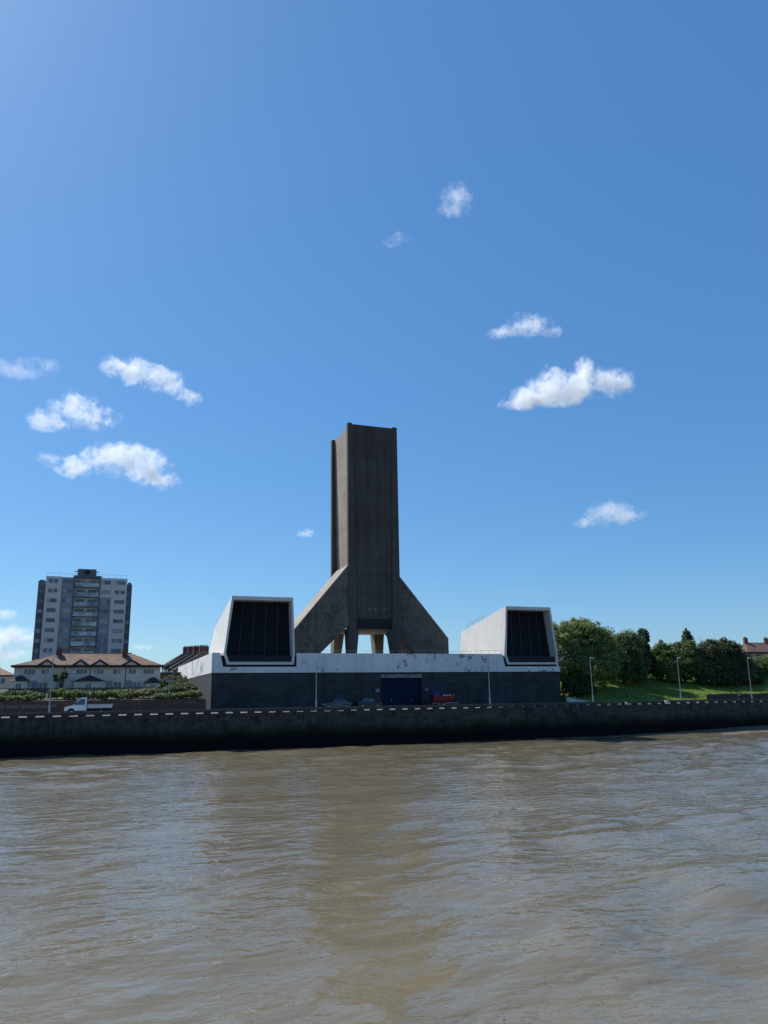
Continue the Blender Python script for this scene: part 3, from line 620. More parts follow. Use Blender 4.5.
def boat(loc):
    t = thing('boat_on_trailer', loc, 'small red boat with blue cover on a trailer beside the blue door', 'boat')
    def sec(x, w_, zk, zs): return [(x, -w_, zs), (x, -w_*0.75, zk+0.25*(zs-zk)), (x, 0, zk), (x, w_*0.75, zk+0.25*(zs-zk)), (x, w_, zs)]
    MB().loft([sec(-2.0, 0.78, 0.55, 1.25), sec(-0.8, 0.85, 0.5, 1.25), sec(0.5, 0.8, 0.52, 1.32), (sec(1.4, 0.5, 0.65, 1.42)), sec(1.98, 0.05, 1.1, 1.5)]).build('hull', M['red'], t)
    g = MB()
    pts = [(-2.0, 0.82, 1.28), (-0.8, 0.89, 1.28), (0.5, 0.84, 1.35), (1.4, 0.54, 1.45), (2.02, 0.0, 1.53)]
    for a, b in zip(pts[:-1], pts[1:]):
        for s in (-1, 1): g.tube((a[0], s*a[1], a[2]), (b[0], s*b[1], b[2]), 0.07, n=6)
    g.build('gunwale', M['red'], t)
    for x in (-0.45, 0.05, 0.55): MB().box(x, x+0.32, -0.905, -0.80, 1.36, 1.5).build('fender_block', M['white_frame'], t)
    MB().hexa([(-2.0, -0.6, 1.25), (-0.9, -0.6, 1.25), (-0.9, 0.6, 1.25), (-2.0, 0.6, 1.25), (-1.9, -0.5, 2.0), (-1.0, -0.5, 2.0), (-1.0, 0.5, 2.0), (-1.9, 0.5, 2.0)]).build('cover', M['blue'], t)
    fr = MB()
    for x in (-2.0, -0.2):
        for s in (-1, 1): fr.tube((x, s*0.7, 1.25), (x, s*0.6, 2.35), 0.05, n=6)
        fr.tube((x, -0.6, 2.35), (x, 0.6, 2.35), 0.05, n=6)
    for s in (-1, 1): fr.tube((-2.0, s*0.6, 2.35), (-0.2, s*0.6, 2.35), 0.05, n=6)
    fr.build('canopy_frame', M['blue'], t)
    MB().box(-1.95, 0.3, -0.62, 0.62, 2.36, 2.44).build('canopy', M['blue'], t)
    MB().box(-2.45, -2.02, -0.18, 0.18, 0.6, 1.55).build('outboard_motor', M['black'], t)
    tr = MB().box(-2.0, 1.5, -0.35, -0.28, 0.4, 0.5).box(-2.0, 1.5, 0.28, 0.35, 0.4, 0.5).box(-0.6, -0.5, -0.85, 0.85, 0.3, 0.395).box(1.505, 2.7, -0.05, 0.05, 0.4, 0.5).build('trailer', M['galv'], t)
    for s in (-1, 1): wheel(t, -0.55, s*0.95, 0.28, 0.16)
    t.scale = (1.0, 1.0, 1.22)
boat((53.2, 119.2, 5.0))

# ------------------------------------------------------------------ garden wall with lettering, return wall
gw = thing('garden_wall', (0, 117.0, 4.7), 'long dark red brick garden wall with faded painted lettering behind the pickup', 'wall')
go = (0, 117.0, 4.7)
MB(go).box(-120, 14.6, 117.05, 117.32, 4.6, 6.72).build('brickwork', M['brick'], gw)
MB(go).box(-120, 14.62, 117.0, 117.36, 6.723, 6.80).build('coping', M['brick'], gw)
MB(go).box(14.6, 14.9, 117.05, 128, 4.6, 6.6).build('return_wall', M['brick'], gw)
fc = bpy.data.curves.new('lettering', 'FONT'); fc.body = 'TO NEW BRIGHTON PI'; fc.size = 0.62; fc.extrude = 0.006; fc.space_character = 1.12; fc.space_word = 1.3
fo = bpy.data.objects.new('lettering', fc); col.objects.link(fo); fo.parent = gw; fo.location = (-12.25, 0.035, 5.86-4.7); fo.rotation_euler = (math.pi/2, 0, 0); fc.materials.append(M['letter'])

# sign on a post among the shrubs
t = thing('direction_sign', (9.9, 119, 6.8), 'small sign on a pale post among the garden shrubs by the station', 'sign')
MB().tube((0, 0, 0), (0, 0, 2.9), 0.055, n=8).build('post', M['galv'], t)
MB().box(-0.6, 0.65, -0.09, -0.058, 2.45, 2.9).build('sign_board', M['sign_green'], t)
MB().box(-0.55, 0.6, -0.095, -0.0905, 2.5, 2.56).build('board_stripe', M['white_frame'], t)

# ------------------------------------------------------------------ windows helper
WR = random.Random(77)
def window(parent, org, x0, x1, z0, z1, y, n=3, frame='white_frame', pane='glass', net=False, name='window'):
    """framed window standing proud of a wall whose face is y (faces -Y); panes are its sub-parts"""
    f = 0.06; m = MB(org)
    m.box(x0, x1, y-0.05, y-0.002, z0, z0+f).box(x0, x1, y-0.05, y-0.002, z1-f, z1)
    for k in range(n+1):
        xc = x0+(x1-x0-f)*k/n; m.box(xc, xc+f, y-0.05, y-0.002, z0+f, z1-f)
    wo = m.build(name, M[frame], parent)
    for k in range(n):
        xa = x0+(x1-x0-f)*k/n+f; xb = x0+(x1-x0-f)*(k+1)/n
        MB(org).box(xa, xb, y-0.025, y-0.004, z0+f, z1-f).build('pane', M['net'] if net or WR.random() < 0.16 else M[pane], wo)
    return wo

# ------------------------------------------------------------------ pale terrace of houses on the left
HX0, HX1, HY0, HY1, HZ0, HZE = -12.5, 10.1, 138.0, 146.0, 7.9, 12.35
ho = (HX0, HY0, HZ0)
hs = thing('house_terrace', ho, 'long buff brick terrace with brown hipped roof and small gables on the left', 'house')
MB(ho).box(HX0+0.15, HX1-0.15, HY0, HY1, HZ0-1.0, HZE).build('wall', M['pale_brick'], hs)
RZ = 14.55
rf = MB(ho).add([(HX0-0.3, HY0-0.45, HZE), (HX1+0.3, HY0-0.45, HZE), (HX1+0.3, HY1+0.45, HZE), (HX0-0.3, HY1+0.45, HZE), (-5.6, 142, RZ), (5.3, 142, RZ)],
           [(0, 1, 5, 4), (2, 3, 4, 5), (1, 2, 5), (3, 0, 4), (3, 2, 1, 0)]).build('roof', M['roof_brown'], hs)
MB(ho).box(HX0-0.34, HX1+0.34, HY0-0.49, HY0-0.452, HZE-0.3, HZE+0.08).build('fascia', M['fascia'], hs)
MB(ho).box(HX0-0.36, HX0-0.31, HY0-0.44, HY1+0.4, HZE-0.2, HZE+0.05).build('fascia', M['fascia'], hs)
MB(ho).tube((-5.6, 142, RZ+0.02), (5.3, 142, RZ+0.02), 0.09, n=6).build('ridge_tiles', M['fascia'], rf)
for gx, hw in ((-7.65, 1.25), (-2.6, 1.2), (0.35, 1.3), (5.25, 1.45)):
    zt = HZE+0.72
    g = MB(ho).prism([(gx-hw, HZE-0.25), (gx+hw, HZE-0.25), (gx, zt)], 'y', HY0-0.44, HY0+0.9).build('gable', M['pale_brick'], hs)
    for s in (-1, 1):
        MB(ho).hexa([(gx, HY0-0.60, zt-0.02), (gx+s*(hw+0.25), HY0-0.60, HZE-0.3), (gx+s*(hw+0.25), HY0+2.2, HZE-0.3), (gx, HY0+2.2, zt-0.02),
                     (gx, HY0-0.60, zt+0.30), (gx+s*(hw+0.25), HY0-0.60, HZE+0.02), (gx+s*(hw+0.25), HY0+2.2, HZE+0.02), (gx, HY0+2.2, zt+0.30)]).build('gable_roof', M['fascia'], g)
for cx in (-6.1, 4.2):
    ch = MB(ho).box(cx-0.42, cx+0.42, 140.6, 141.6, 13.5, 15.15).build('chimney', M['redbrick'], hs)
    for q in (-0.2, 0.2): MB(ho).tube((cx+q, 141.1, 15.152), (cx+q, 141.1, 15.5), 0.12, 0.1, 8).build('chimney_pot', M['redbrick'], ch)
for (a, b, n) in ((-10.95, -9.2, 3), (-8.4, -7.2, 2), (-3.2, -1.5, 3), (-0.6, 1.05, 3), (2.4, 3.7, 2), (4.85, 6.1, 2), (7.2, 9.0, 3)):
    window(hs, ho, a, b, 10.95, 11.8, HY0, n)
for (a, b, n) in ((-8.7, -7.3, 2), (-6.2, -5.0, 2), (2.6, 3.9, 2), (5.6, 6.9, 2)):
    window(hs, ho, a, b, 8.75, 9.75, HY0, n)
for x in (-9.2, 2.0, 5.1):
    d = MB(ho).box(x-0.45, x+0.45, HY0-0.05, HY0-0.003, HZ0, 9.95).build('front_door', M['ap_grey'], hs)
    MB(ho).box(x+0.28, x+0.34, HY0-0.09, HY0-0.053, 8.85, 9.0).build('handle', M['galv'], d)
# porches
def porch(x0, x1, zt, deep):
    xm = (x0+x1)/2; y1 = HY0-0.003; y0 = HY0-deep
    p = MB(ho).box(x0+0.25, x1-0.25, y0+0.2, y1, HZ0-1.0, zt-0.85).build('porch', M['pale_brick'], hs)
    MB(ho).add([(x0, y0, zt-0.85), (x1, y0, zt-0.85), (x1, y1, zt-0.85), (x0, y1, zt-0.85), (xm-0.3, y1-0.6, zt+0.05), (xm+0.3, y1-0.6, zt+0.05), (xm+0.3, y1, zt+0.05), (xm-0.3, y1, zt+0.05)],
               [(3, 2, 1, 0), (4, 5, 6, 7), (0, 1, 5, 4), (1, 2, 6, 5), (2, 3, 7, 6), (3, 0, 4, 7)]).build('porch_roof', M['fascia'], p)
    window(hs, ho, xm-0.55, xm+0.35, HZ0+0.3, zt-1.15, y0+0.2, 2)
porch(-12.7, -9.9, 10.75, 1.8); porch(-3.6, 1.4, 10.65, 1.6); porch(7.4, 10.2, 10.35, 1.6)
for x in (-5.0, -1.1, 4.45): MB(ho).tube((x, HY0-0.06, HZ0-0.3), (x, HY0-0.06, HZE-0.2), 0.05, n=6).build('downpipe', M['fascia'], hs)
MB(ho).tube((-9.6, 141, 13.3), (-9.6, 141, 15.1), 0.03, n=5).box(-10.0, -9.2, 140.98, 141.02, 15.0, 15.04).box(-9.9, -9.3, 140.98, 141.02, 14.8, 14.84).build('aerial', M['galv'], hs)
# dark fence in front of the houses
fn = thing('garden_fence', (-1, 134.5, 7.8), 'low dark timber fence in front of the pale terrace', 'fence')
for k in range(52):
    x = -12.6+k*0.45
    MB((-1, 134.5, 7.8)).box(x, x+0.36, 134.48, 134.52, 7.7, 8.75+0.05*(k % 2)).build('fence_board', M['fascia'], fn)
MB((-1, 134.5, 7.8)).box(-12.6, 10.8, 134.53, 134.58, 8.35, 8.45).build('fence_rail', M['fascia'], fn)

# neighbouring house at the left frame edge
def small_house(loc, label, w_, d_, ze, zr, wall, roof, hip=1.5, chim=(), nwin=2, cat='house'):
    x, y, z = loc
    t = thing('house', loc, label, cat, None)
    MB().box(-w_/2, w_/2, 0, d_, -1.5, ze).build('wall', wall, t)
    rf = MB().add([(-w_/2-0.35, -0.4, ze), (w_/2+0.35, -0.4, ze), (w_/2+0.35, d_+0.4, ze), (-w_/2-0.35, d_+0.4, ze), (-w_/2+hip, d_/2, zr), (w_/2-hip, d_/2, zr)],
             [(0, 1, 5, 4), (2, 3, 4, 5), (1, 2, 5), (3, 0, 4), (3, 2, 1, 0)]).build('roof', roof, t)
    MB().box(-w_/2-0.38, w_/2+0.38, -0.44, -0.402, ze-0.18, ze+0.04).build('fascia', M['fascia'], t)
    MB().tube((-w_/2+hip, d_/2, zr), (w_/2-hip, d_/2, zr), 0.1, n=6).build('ridge_tiles', M['fascia'], rf)
    for cx in chim:
        c = MB().box(cx-0.5, cx+0.5, d_/2-0.35, d_/2+0.35, zr-0.9, zr+1.2).build('chimney', M['redbrick'], t)
        MB().box(cx-0.58, cx+0.58, d_/2-0.43, d_/2+0.43, zr+1.202, zr+1.35).build('chimney_cap', M['redbrick'], c)
        for q in (-0.25, 0.25): MB().tube((cx+q, d_/2, zr+1.352), (cx+q, d_/2, zr+1.75), 0.13, 0.1, 8).build('chimney_pot', M['redbrick'], c)
    for k in range(nwin):
        xa = -w_/2+w_*(k+0.5)/nwin
        for zz in ((ze-1.5, ze-0.5), (ze-4.0, ze-2.8)):
            if zz[0] > 0: window(t, (0, 0, 0), xa-0.7, xa+0.7, zz[0], zz[1], 0, 2)
    d = MB().box(-0.45, 0.45, -0.06, -0.004, 0, 2.0).build('front_door', M['fascia'], t)
    return t
small_house((-19.2, 152, 8.6), 'brown-roofed pale house cut by the left picture edge', 11.0, 8, 2.7, 4.1, M['pale_brick'], M['roof_brown'], 2.5, (-3.0,), 3)
small_house((148.5, 175, 11.5), 'house with one chimney half hidden behind the dark central trees', 9.5, 9, 5.9, 7.9, M['terr_brick'], M['roof_grey'], 2.2, (-2.2,))
small_house((129.5, 165, 11.2), 'dark gabled house mostly hidden between the big tree and the spiky tree', 8.0, 8, 5.2, 7.6, M['terr_brick'], M['roof_red'], 3.2, ())
small_house((175.5, 170, 11.0), 'red-roofed house with two chimneys at the right picture edge', 17.0, 9, 6.2, 9.0, M['terr_brick'], M['roof_red'], 4.4, (-4.2, 3.2), 4)

# ------------------------------------------------------------------ brick terrace climbing the street behind the station
for i in range(4):
    y0, y1 = 178+12*i, 190+12*i; zr = 17.0+0.70*i; ze = zr-3.5; x0, xm, x1 = 16.55, 22.0, 27.5
    o3 = (xm, y0, ze-6)
    lab = ['nearest', 'second nearest', 'third', 'farthest'][i]
    t = thing('terraced_house', o3, f'{lab} brick terraced house with end chimney, stepping up behind the station', 'house', 'terraced houses up the side street')
    MB(o3).box(x0, x1, y0, y1-0.01, ze-8, ze).build('wall', M['terr_brick'], t)
    MB(o3).prism([(x0, ze+0.002), (x1, ze+0.002), (xm, zr)], 'y', y0, y0+0.3).build('gable_wall', M['terr_brick'], t)
    rf = MB(o3).prism([(x0-0.35, ze-0.15), (x0-0.35, ze+0.0), (xm, zr+0.12), (x1+0.35, ze+0.0), (x1+0.35, ze-0.15), (xm, zr-0.05)], 'y', y0+0.32, y1-0.02).build('roof', M['roof_grey'], t)
    MB(o3).prism([(x0-0.4, ze+0.02), (x0-0.4, ze+0.22), (xm, zr+0.36), (x1+0.4, ze+0.22), (x1+0.4, ze+0.02), (xm, zr+0.15)], 'y', y0-0.05, y0+0.31).build('party_wall_coping', M['pavement'], t)
    ch = MB(o3).box(xm-1.0, xm+1.0, y0+0.33, y0+1.4, zr-0.8, zr+1.3).build('chimney', M['redbrick'], t)
    for q in (-0.6, -0.2, 0.2, 0.6): MB(o3).tube((xm+q, y0+0.85, zr+1.302), (xm+q, y0+0.85, zr+1.6), 0.13, 0.11, 8).build('chimney_pot', M['redbrick'], ch)
    for yy in (y0+2.5, y0+7.5):
        for zz in (ze-1.9, ze-4.7):
            f = MB(o3).box(x0-0.06, x0-0.003, yy, yy+1.5, zz, zz+1.3).build('window', M['white_frame'], t)
            MB(o3).box(x0-0.075, x0-0.063, yy+0.1, yy+0.7, zz+0.1, zz+1.2).build('pane', M['glass'], f)
            MB(o3).box(x0-0.075, x0-0.063, yy+0.8, yy+1.4, zz+0.1, zz+1.2).build('pane', M['glass'], f)

t = thing('garage_block', (13.0, 166, 9.0), 'low pale garage with a flat light roof edge between the terrace and the station', 'garage')
MB((13.0, 166, 9.0)).box(10.6, 15.9, 166, 174, 8, 11.6).build('wall', M['terr_brick'], t)
MB((13.0, 166, 9.0)).box(10.4, 16.0, 165.7, 174.2, 11.603, 12.2).build('roof_edge', M['coping'], t)
for k in range(2): MB((13.0, 166, 9.0)).box(10.9+k*2.5, 13.1+k*2.5, 165.93, 165.997, 9.2, 11.2).build('garage_door', M['fascia'], t)
# ------------------------------------------------------------------ tower block
AX0, AX1, AY0, AY1, AZ0, AZ1 = -13.8, 5.95, 215.0, 231.0, 8.0, 38.1
ao = (AX0, AY0, AZ0)
ap = thing('apartment_tower', ao, 'grey and beige residential tower block with central balconies and rooftop plant room', 'apartment block')
MB(ao).box(AX0, -10.0, AY0, AY1, AZ0, AZ1).build('wall_beige', M['ap_beige'], ap)
MB(ao).box(-9.998, -7.15, AY0+0.25, AY1, AZ0, AZ1-0.1).build('wall_grey', M['ap_grey'], ap)
MB(ao).box(-7.148, -0.652, AY0+0.9, AY1, AZ0, AZ1-0.2).build('wall_recess', M['ap_beige'], ap)
MB(ao).box(-0.65, 2.1, AY0+0.25, AY1, AZ0, 33.0).build('wall_grey', M['ap_grey'], ap)
MB(ao).box(-0.65, 2.1, AY0+0.2, AY1, 33.002, AZ1).build('wall_beige', M['ap_beige'], ap)
MB(ao).box(2.102, AX1, AY0, AY1, AZ0, AZ1).build('wall_beige', M['ap_beige'], ap)
MB(ao).box(-15.7, AX0-0.003, AY0+2.5, AY1-2, AZ0, 37.2).build('wall_charcoal', M['ap_dark'], ap)
MB(ao).box(AX1+0.003, 7.3, AY0+2.5, AY1-2, AZ0, 37.0).build('wall_charcoal', M['ap_dark'], ap)
for x in (-7.15, -0.95): MB(ao).box(x+0.002, x+0.298, AY0-0.05, AY0+0.89, AZ0, AZ1-0.15).build('balcony_fin', M['ap_dark'], ap)
MB(ao).box(-7.3, -0.5, AY0-0.12, AY0+3, AZ1-0.14, AZ1+0.45).build('roof_edge', M['ap_dark'], ap)
MB(ao).box(-6.5, -1.9, AY0+2.2, AY0+9, AZ1+0.3, 40.6).build('plant_room', M['ap_dark'], ap)
MB(ao).box(-4.8, -3.4, AY0+2.1, AY0+2.195, 39.1, 40.2).build('plant_vent', M['black'], ap)
for s, xa in ((-1, -6.5), (1, -1.9)): MB(ao).box(min(xa, xa+s*0.8), max(xa, xa+s*0.8), AY0+4, AY0+4.2, 40.1, 40.3).build('plant_bracket', M['black'], ap)
m = MB(ao)
for x in np.linspace(AX0+0.2, AX1-0.2, 14): m.tube((x, AY0+0.3, AZ1), (x, AY0+0.3, AZ1+0.9), 0.03, n=5)
m.tube((AX0+0.2, AY0+0.3, AZ1+0.9), (AX1-0.2, AY0+0.3, AZ1+0.9), 0.03, n=5); m.build('roof_railing', M['galv'], ap)
rnd = random.Random(11); ST = 2.51
for k in range(12):
    zt = 37.45-k*ST; zb = zt-1.0
    window(ap, ao, -13.1, -10.95, zb, zt, AY0, 3, frame='ap_bal')
    window(ap, ao, 3.0, 5.45, zb, zt, AY0, 3, frame='ap_bal', net=(k == 5))
    if k in (3,): MB(ao).box(-9.5, -7.5, AY0+0.2, AY0+0.248, zb-0.1, zt).build('window', M['net'], ap)
    else: window(ap, ao, -9.5, -7.5, zb, zt, AY0+0.25, 3, frame='ap_bal')
    if k in (4, 5): MB(ao).box(-0.3, 1.8, AY0+0.2, AY0+0.248, zb-0.1, zt).build('window', M['net'], ap)
    else: window(ap, ao, -0.3, 1.8, zb, zt, AY0+(0.2 if k < 2 else 0.25), 3, frame='ap_bal', net=(k == 1))
    # balcony: slab, panel front, glazed doors behind
    b = MB(ao).box(-6.845, -0.955, AY0-0.02, AY0+0.89, zb-1.03, zb-0.85).build('balcony', M['ap_dark'], ap)
    MB(ao).box(-6.84, -0.96, AY0+0.03, AY0+0.09, zb-0.845, zb+0.22).build('balcony_front', M['bal_glass'], b)
    MB(ao).box(-6.84, -0.96, AY0+0.0, AY0+0.12, zb+0.223, zb+0.29).build('handrail', M['galv'], b)
    window(ap, ao, -6.4, -4.3, zb-0.8, zt+0.05, AY0+0.9, 3, frame='ap_grey', name='balcony_door'); window(ap, ao, -3.6, -1.4, zb-0.8, zt+0.05, AY0+0.9, 3, frame='ap_grey', name='balcony_door')
    for xa, xb in ((-15.4, -14.3), (6.2, 7.0)):
        window(ap, ao, xa, xb, zb, zt, AY0+2.5, 1, frame='ap_grey', net=(rnd.random() < 0.25))

# ------------------------------------------------------------------ vegetation
def leaves_mesh(name, pts, nrm, size, rng, mat_, parent, aspect=0.6):
    n = len(pts)
    a = np.cross(nrm, rng.normal(size=(n, 3))); a /= np.linalg.norm(a, axis=1)[:, None]+1e-9
    b = np.cross(nrm, a); s = size*rng.uniform(0.6, 1.35, (n, 1))
    a = a*s; b = b*s*aspect
    V = np.stack([pts-a, pts-b*0.9+a*0.1, pts+a, pts+b*0.9+a*0.1], 1).reshape(-1, 3)
    Q = np.arange(4*n).reshape(-1, 4)
    me = bpy.data.meshes.new(name); me.vertices.add(4*n); me.vertices.foreach_set('co', V.ravel())
    me.loops.add(4*n); me.loops.foreach_set('vertex_index', Q.ravel()); me.polygons.add(n); me.polygons.foreach_set('loop_start', np.arange(0, 4*n, 4))
    me.update(calc_edges=True); me.materials.append(mat_)
    o = bpy.data.objects.new(name, me); col.objects.link(o); o.parent = parent; return o
def crown_points(lobes, nclump, per, cr, rng):
    """leaf clumps spread over and through a set of ellipsoidal lobes"""
    P = []; N = []
    vol = np.array([l[3]*l[4]*l[5] for l in lobes])**(2/3); pr = vol/vol.sum()
    for _ in range(nclump):
        l = lobes[rng.choice(len(lobes), p=pr)]
        d = rng.normal(size=3); d /= np.linalg.norm(d)
        if d[2] < -0.55: d[2] *= -0.5
        r = rng.uniform(0.5, 1.0)**0.5*rng.uniform(0.82, 1.16)
        c = np.array(l[:3])+d*r*np.array(l[3:6])
        k = int(per*rng.uniform(0.5, 1.5)); q = rng.normal(size=(k, 3)); q /= np.linalg.norm(q, axis=1)[:, None]+1e-9
        rr = cr*rng.uniform(0.55, 1.3); pts = c+q*rr*(rng.random((k, 1))**0.4)*np.array([1, 1, 0.72])
        nn = q*0.7+d*0.5+rng.normal(size=(k, 3))*0.55+np.array([0, 0, 0.35]); nn /= np.linalg.norm(nn, axis=1)[:, None]
        P.append(pts); N.append(nn)
    return np.concatenate(P), np.concatenate(N)
LM = {k: leaf_mat('leaves_'+k, v) for k, v in {
    'willow': (0.19, 0.25, 0.09), 'mid': (0.10, 0.15, 0.058), 'dark': (0.07, 0.105, 0.045), 'blue': (0.065, 0.10, 0.06),
    'yellow': (0.13, 0.17, 0.04), 'copper': (0.078, 0.10, 0.045), 'hedge': (0.115, 0.165, 0.05), 'pale': (0.20, 0.21, 0.11)}.items()}
def tree(name, label, x, y, lobes, kind, seed, trunk_r=0.3, nclump=260, per=26, cr=0.9, leaf=0.22, cat='tree', group='trees on the grassy bank'):
    z0 = float(ground_h(x, y)); rng = np.random.default_rng(seed); r = random.Random(seed)
    t = thing(name, (x, y, z0), label, cat, group)
    if name == 'broadleaf_tree':
        wmax = max(abs(l[0])+l[3] for l in lobes); lobes = lobes+[(0, -0.6, 1.5, wmax*0.85, 2.2, 1.9)]; nclump = int(nclump*1.25)
    top = max(l[2] for l in lobes)
    tm = MB()
    def limb(p, q, ra, rb, k=3):
        p, q = Vector(p), Vector(q); pts = [p+(q-p)*(i/k)+Vector((r.uniform(-.12, .12), r.uniform(-.12, .12), 0))*(0 < i < k)*(q-p).length*0.25 for i in range(k+1)]
        for i in range(k): tm.tube(pts[i], pts[i+1], ra+(rb-ra)*i/k, ra+(rb-ra)*(i+1)/k, 7)
    limb((0, 0, -0.4), (0, 0, top*0.55), trunk_r, trunk_r*0.6)
    for l in lobes:
        limb((0, 0, top*r.uniform(0.2, 0.45)), l[:3], trunk_r*0.5, trunk_r*0.12)
        for _ in range(4):
            d = Vector((r.uniform(-1, 1), r.uniform(-1, 1), r.uniform(-0.2, 1))).normalized(); limb(l[:3], (l[0]+d.x*l[3]*0.8, l[1]+d.y*l[4]*0.8, l[2]+d.z*l[5]*0.8), trunk_r*0.16, 0.02, 2)
    tm.build('trunk', M['bark'], t)
    P, N = crown_points(lobes, nclump, per, cr, rng)
    leaves_mesh('crown', P, N, leaf, rng, LM[kind], t)
    return t
# lobes: dx, dy, z, rx, ry, rz  (metres above the tree's foot)
G2 = 'trees on the grassy bank'
tree('broadleaf_tree', 'huge rounded pale green tree beside the right end of the station', 86.5, 130, [(0, 0, 8.6, 5.6, 4.5, 4.2), (-3.8, -1, 5.5, 4.2, 4, 5.0), (4.0, -1, 5.6, 4.4, 4, 4.6), (0.5, -2.8, 3.6, 6.5, 3.2, 3.8), (-4.2, 0, 9, 3.2, 3, 3.2), (0.5, -0.5, 10.8, 3.2, 2.6, 1.9), (4.6, 0, 9, 3.2, 3, 2.6)], 'willow', 1, 0.5, 1100, 36, 1.0, 0.21)
tree('broadleaf_tree', 'rounded green tree right of the huge pale tree', 99.0, 133.5, [(0, 0, 6.2, 4.4, 3.6, 3.6), (-1, -1.4, 3.2, 5.0, 3.0, 3.2), (2.0, 0, 8.0, 2.8, 2.6, 2.2)], 'mid', 2, 0.35, 640, 34, 0.95, 0.21)
tree('broadleaf_tree', 'dark green tree at the top of the shaded grass', 104.5, 139.0, [(0, 0, 5.6, 3.8, 3.4, 3.8), (-2.5, 0, 3.2, 3.4, 3, 3.2), (2.2, 0, 3.4, 3.0, 3, 3.0)], 'mid', 3, 0.3, 480, 32, 0.95, 0.21)
tree('palm_like_tree', 'spiky tufted dark tree standing up between the rounded crowns', 107.3, 137.5, [(0, 0, 8.2, 1.4, 1.3, 1.2), (0.5, 0, 9.6, 0.9, 0.9, 0.9), (-0.6, 0, 6.2, 1.8, 1.6, 1.6), (0, 0, 4, 2.0, 1.8, 2.0)], 'blue', 4, 0.25, 170, 30, 0.6, 0.34)
tree('broadleaf_tree', 'yellow-green bushy tree left of the middle lamp post', 111.8, 138.0, [(0.6, 0, 4.4, 2.4, 2.6, 2.6), (0, -1, 2.4, 2.8, 2.4, 2.4), (0.8, 0, 6.2, 1.2, 1.4, 1.3)], 'hedge', 5, 0.28, 380, 32, 0.85, 0.21)
tree('broadleaf_tree', 'broad dark tree behind the middle lamp post', 116.9, 137.0, [(0, 0, 4.9, 4.2, 3.4, 3.5), (-1.8, -1.5, 2.6, 3.8, 2.8, 3.0), (2.2, -1, 2.8, 3.6, 3, 3.0), (0.8, 0, 6.6, 2.4, 2.4, 1.9)], 'mid', 6, 0.3, 620, 32, 0.95, 0.21)
tree('shrub_tree', 'small yellow-green shrub at the foot of the broad dark tree', 111.1, 133.2, [(0, 0, 1.6, 1.5, 1.3, 1.6), (0.4, 0, 2.6, 1.0, 1.0, 0.9)], 'yellow', 7, 0.1, 130, 28, 0.5, 0.18)
tree('conifer_tree', 'narrow pointed conifer rising above the dark trees', 120.8, 139.5, [(0, 0, 4, 2.5, 2.3, 3.4), (0, 0, 7.2, 1.6, 1.6, 1.8), (0, 0, 9.0, 1.15, 1.1, 1.4), (0, 0, 10.0, 0.55, 0.55, 0.9), (0, 0, 10.9, 0.15, 0.15, 0.5)], 'blue', 8, 0.25, 420, 28, 0.42, 0.19)
tree('broadleaf_tree', 'olive-tinted dark tree right of the conifer', 123.2, 136.0, [(0, 0, 5.6, 3.6, 3.2, 3.2), (-1, -1, 2.8, 4.2, 3.0, 3.0), (0.2, 0, 7.4, 2.2, 2, 1.7)], 'copper', 9, 0.3, 560, 32, 0.9, 0.21)
tree('broadleaf_tree', 'dark round-topped tree left of the rightmost lamp post', 129.3, 137.0, [(0, 0, 5.2, 3.6, 3.2, 3.4), (0.8, -1, 2.8, 4.4, 3.0, 3.0), (-0.8, 0, 7.2, 2.0, 1.8, 1.7)], 'dark', 10, 0.3, 560, 32, 0.9, 0.21)
tree('broadleaf_tree', 'low mid-green tree behind the rightmost lamp post', 134.9, 138.0, [(0, 0, 2.2, 3.4, 3, 2.0), (2.5, 0, 2.6, 2.8, 3, 1.8)], 'mid', 12, 0.25, 420, 30, 0.85, 0.2)
tree('broadleaf_tree', 'green tree at the right picture edge below the red roof', 142.6, 139.0, [(0, 0, 2.2, 3.6, 3, 2.2), (-2, 0, 2.6, 2.4, 2.6, 1.8), (4, 0, 2.6, 4, 3, 2.2)], 'hedge', 13, 0.25, 460, 30, 0.85, 0.2)
tree('shrub_tree', 'low dark bush in the shade at the foot of the huge pale tree', 81.6, 125.5, [(0, 0, 1.8, 2.2, 1.6, 2.0), (2.5, 0, 2.2, 2.6, 1.6, 2.2)], 'dark', 14, 0.12, 240, 28, 0.6, 0.2)
tree('shrub_tree', 'dark undergrowth bush behind the shaded grass', 102.0, 138.0, [(0, 0, 1.4, 3.5, 1.8, 1.8), (3, 0, 1.4, 2.5, 1.8, 1.6)], 'dark', 15, 0.12, 220, 28, 0.7, 0.2)
tree('shrub_tree', 'dark hedge-like bush under the olive-tinted tree', 124.8, 132.5, [(0, 0, 1.4, 4.6, 1.6, 1.7), (-4, 0.8, 1.4, 3.4, 1.8, 1.6), (5, 0, 1.4, 4, 1.8, 1.6)], 'dark', 16, 0.12, 360, 28, 0.7, 0.2)
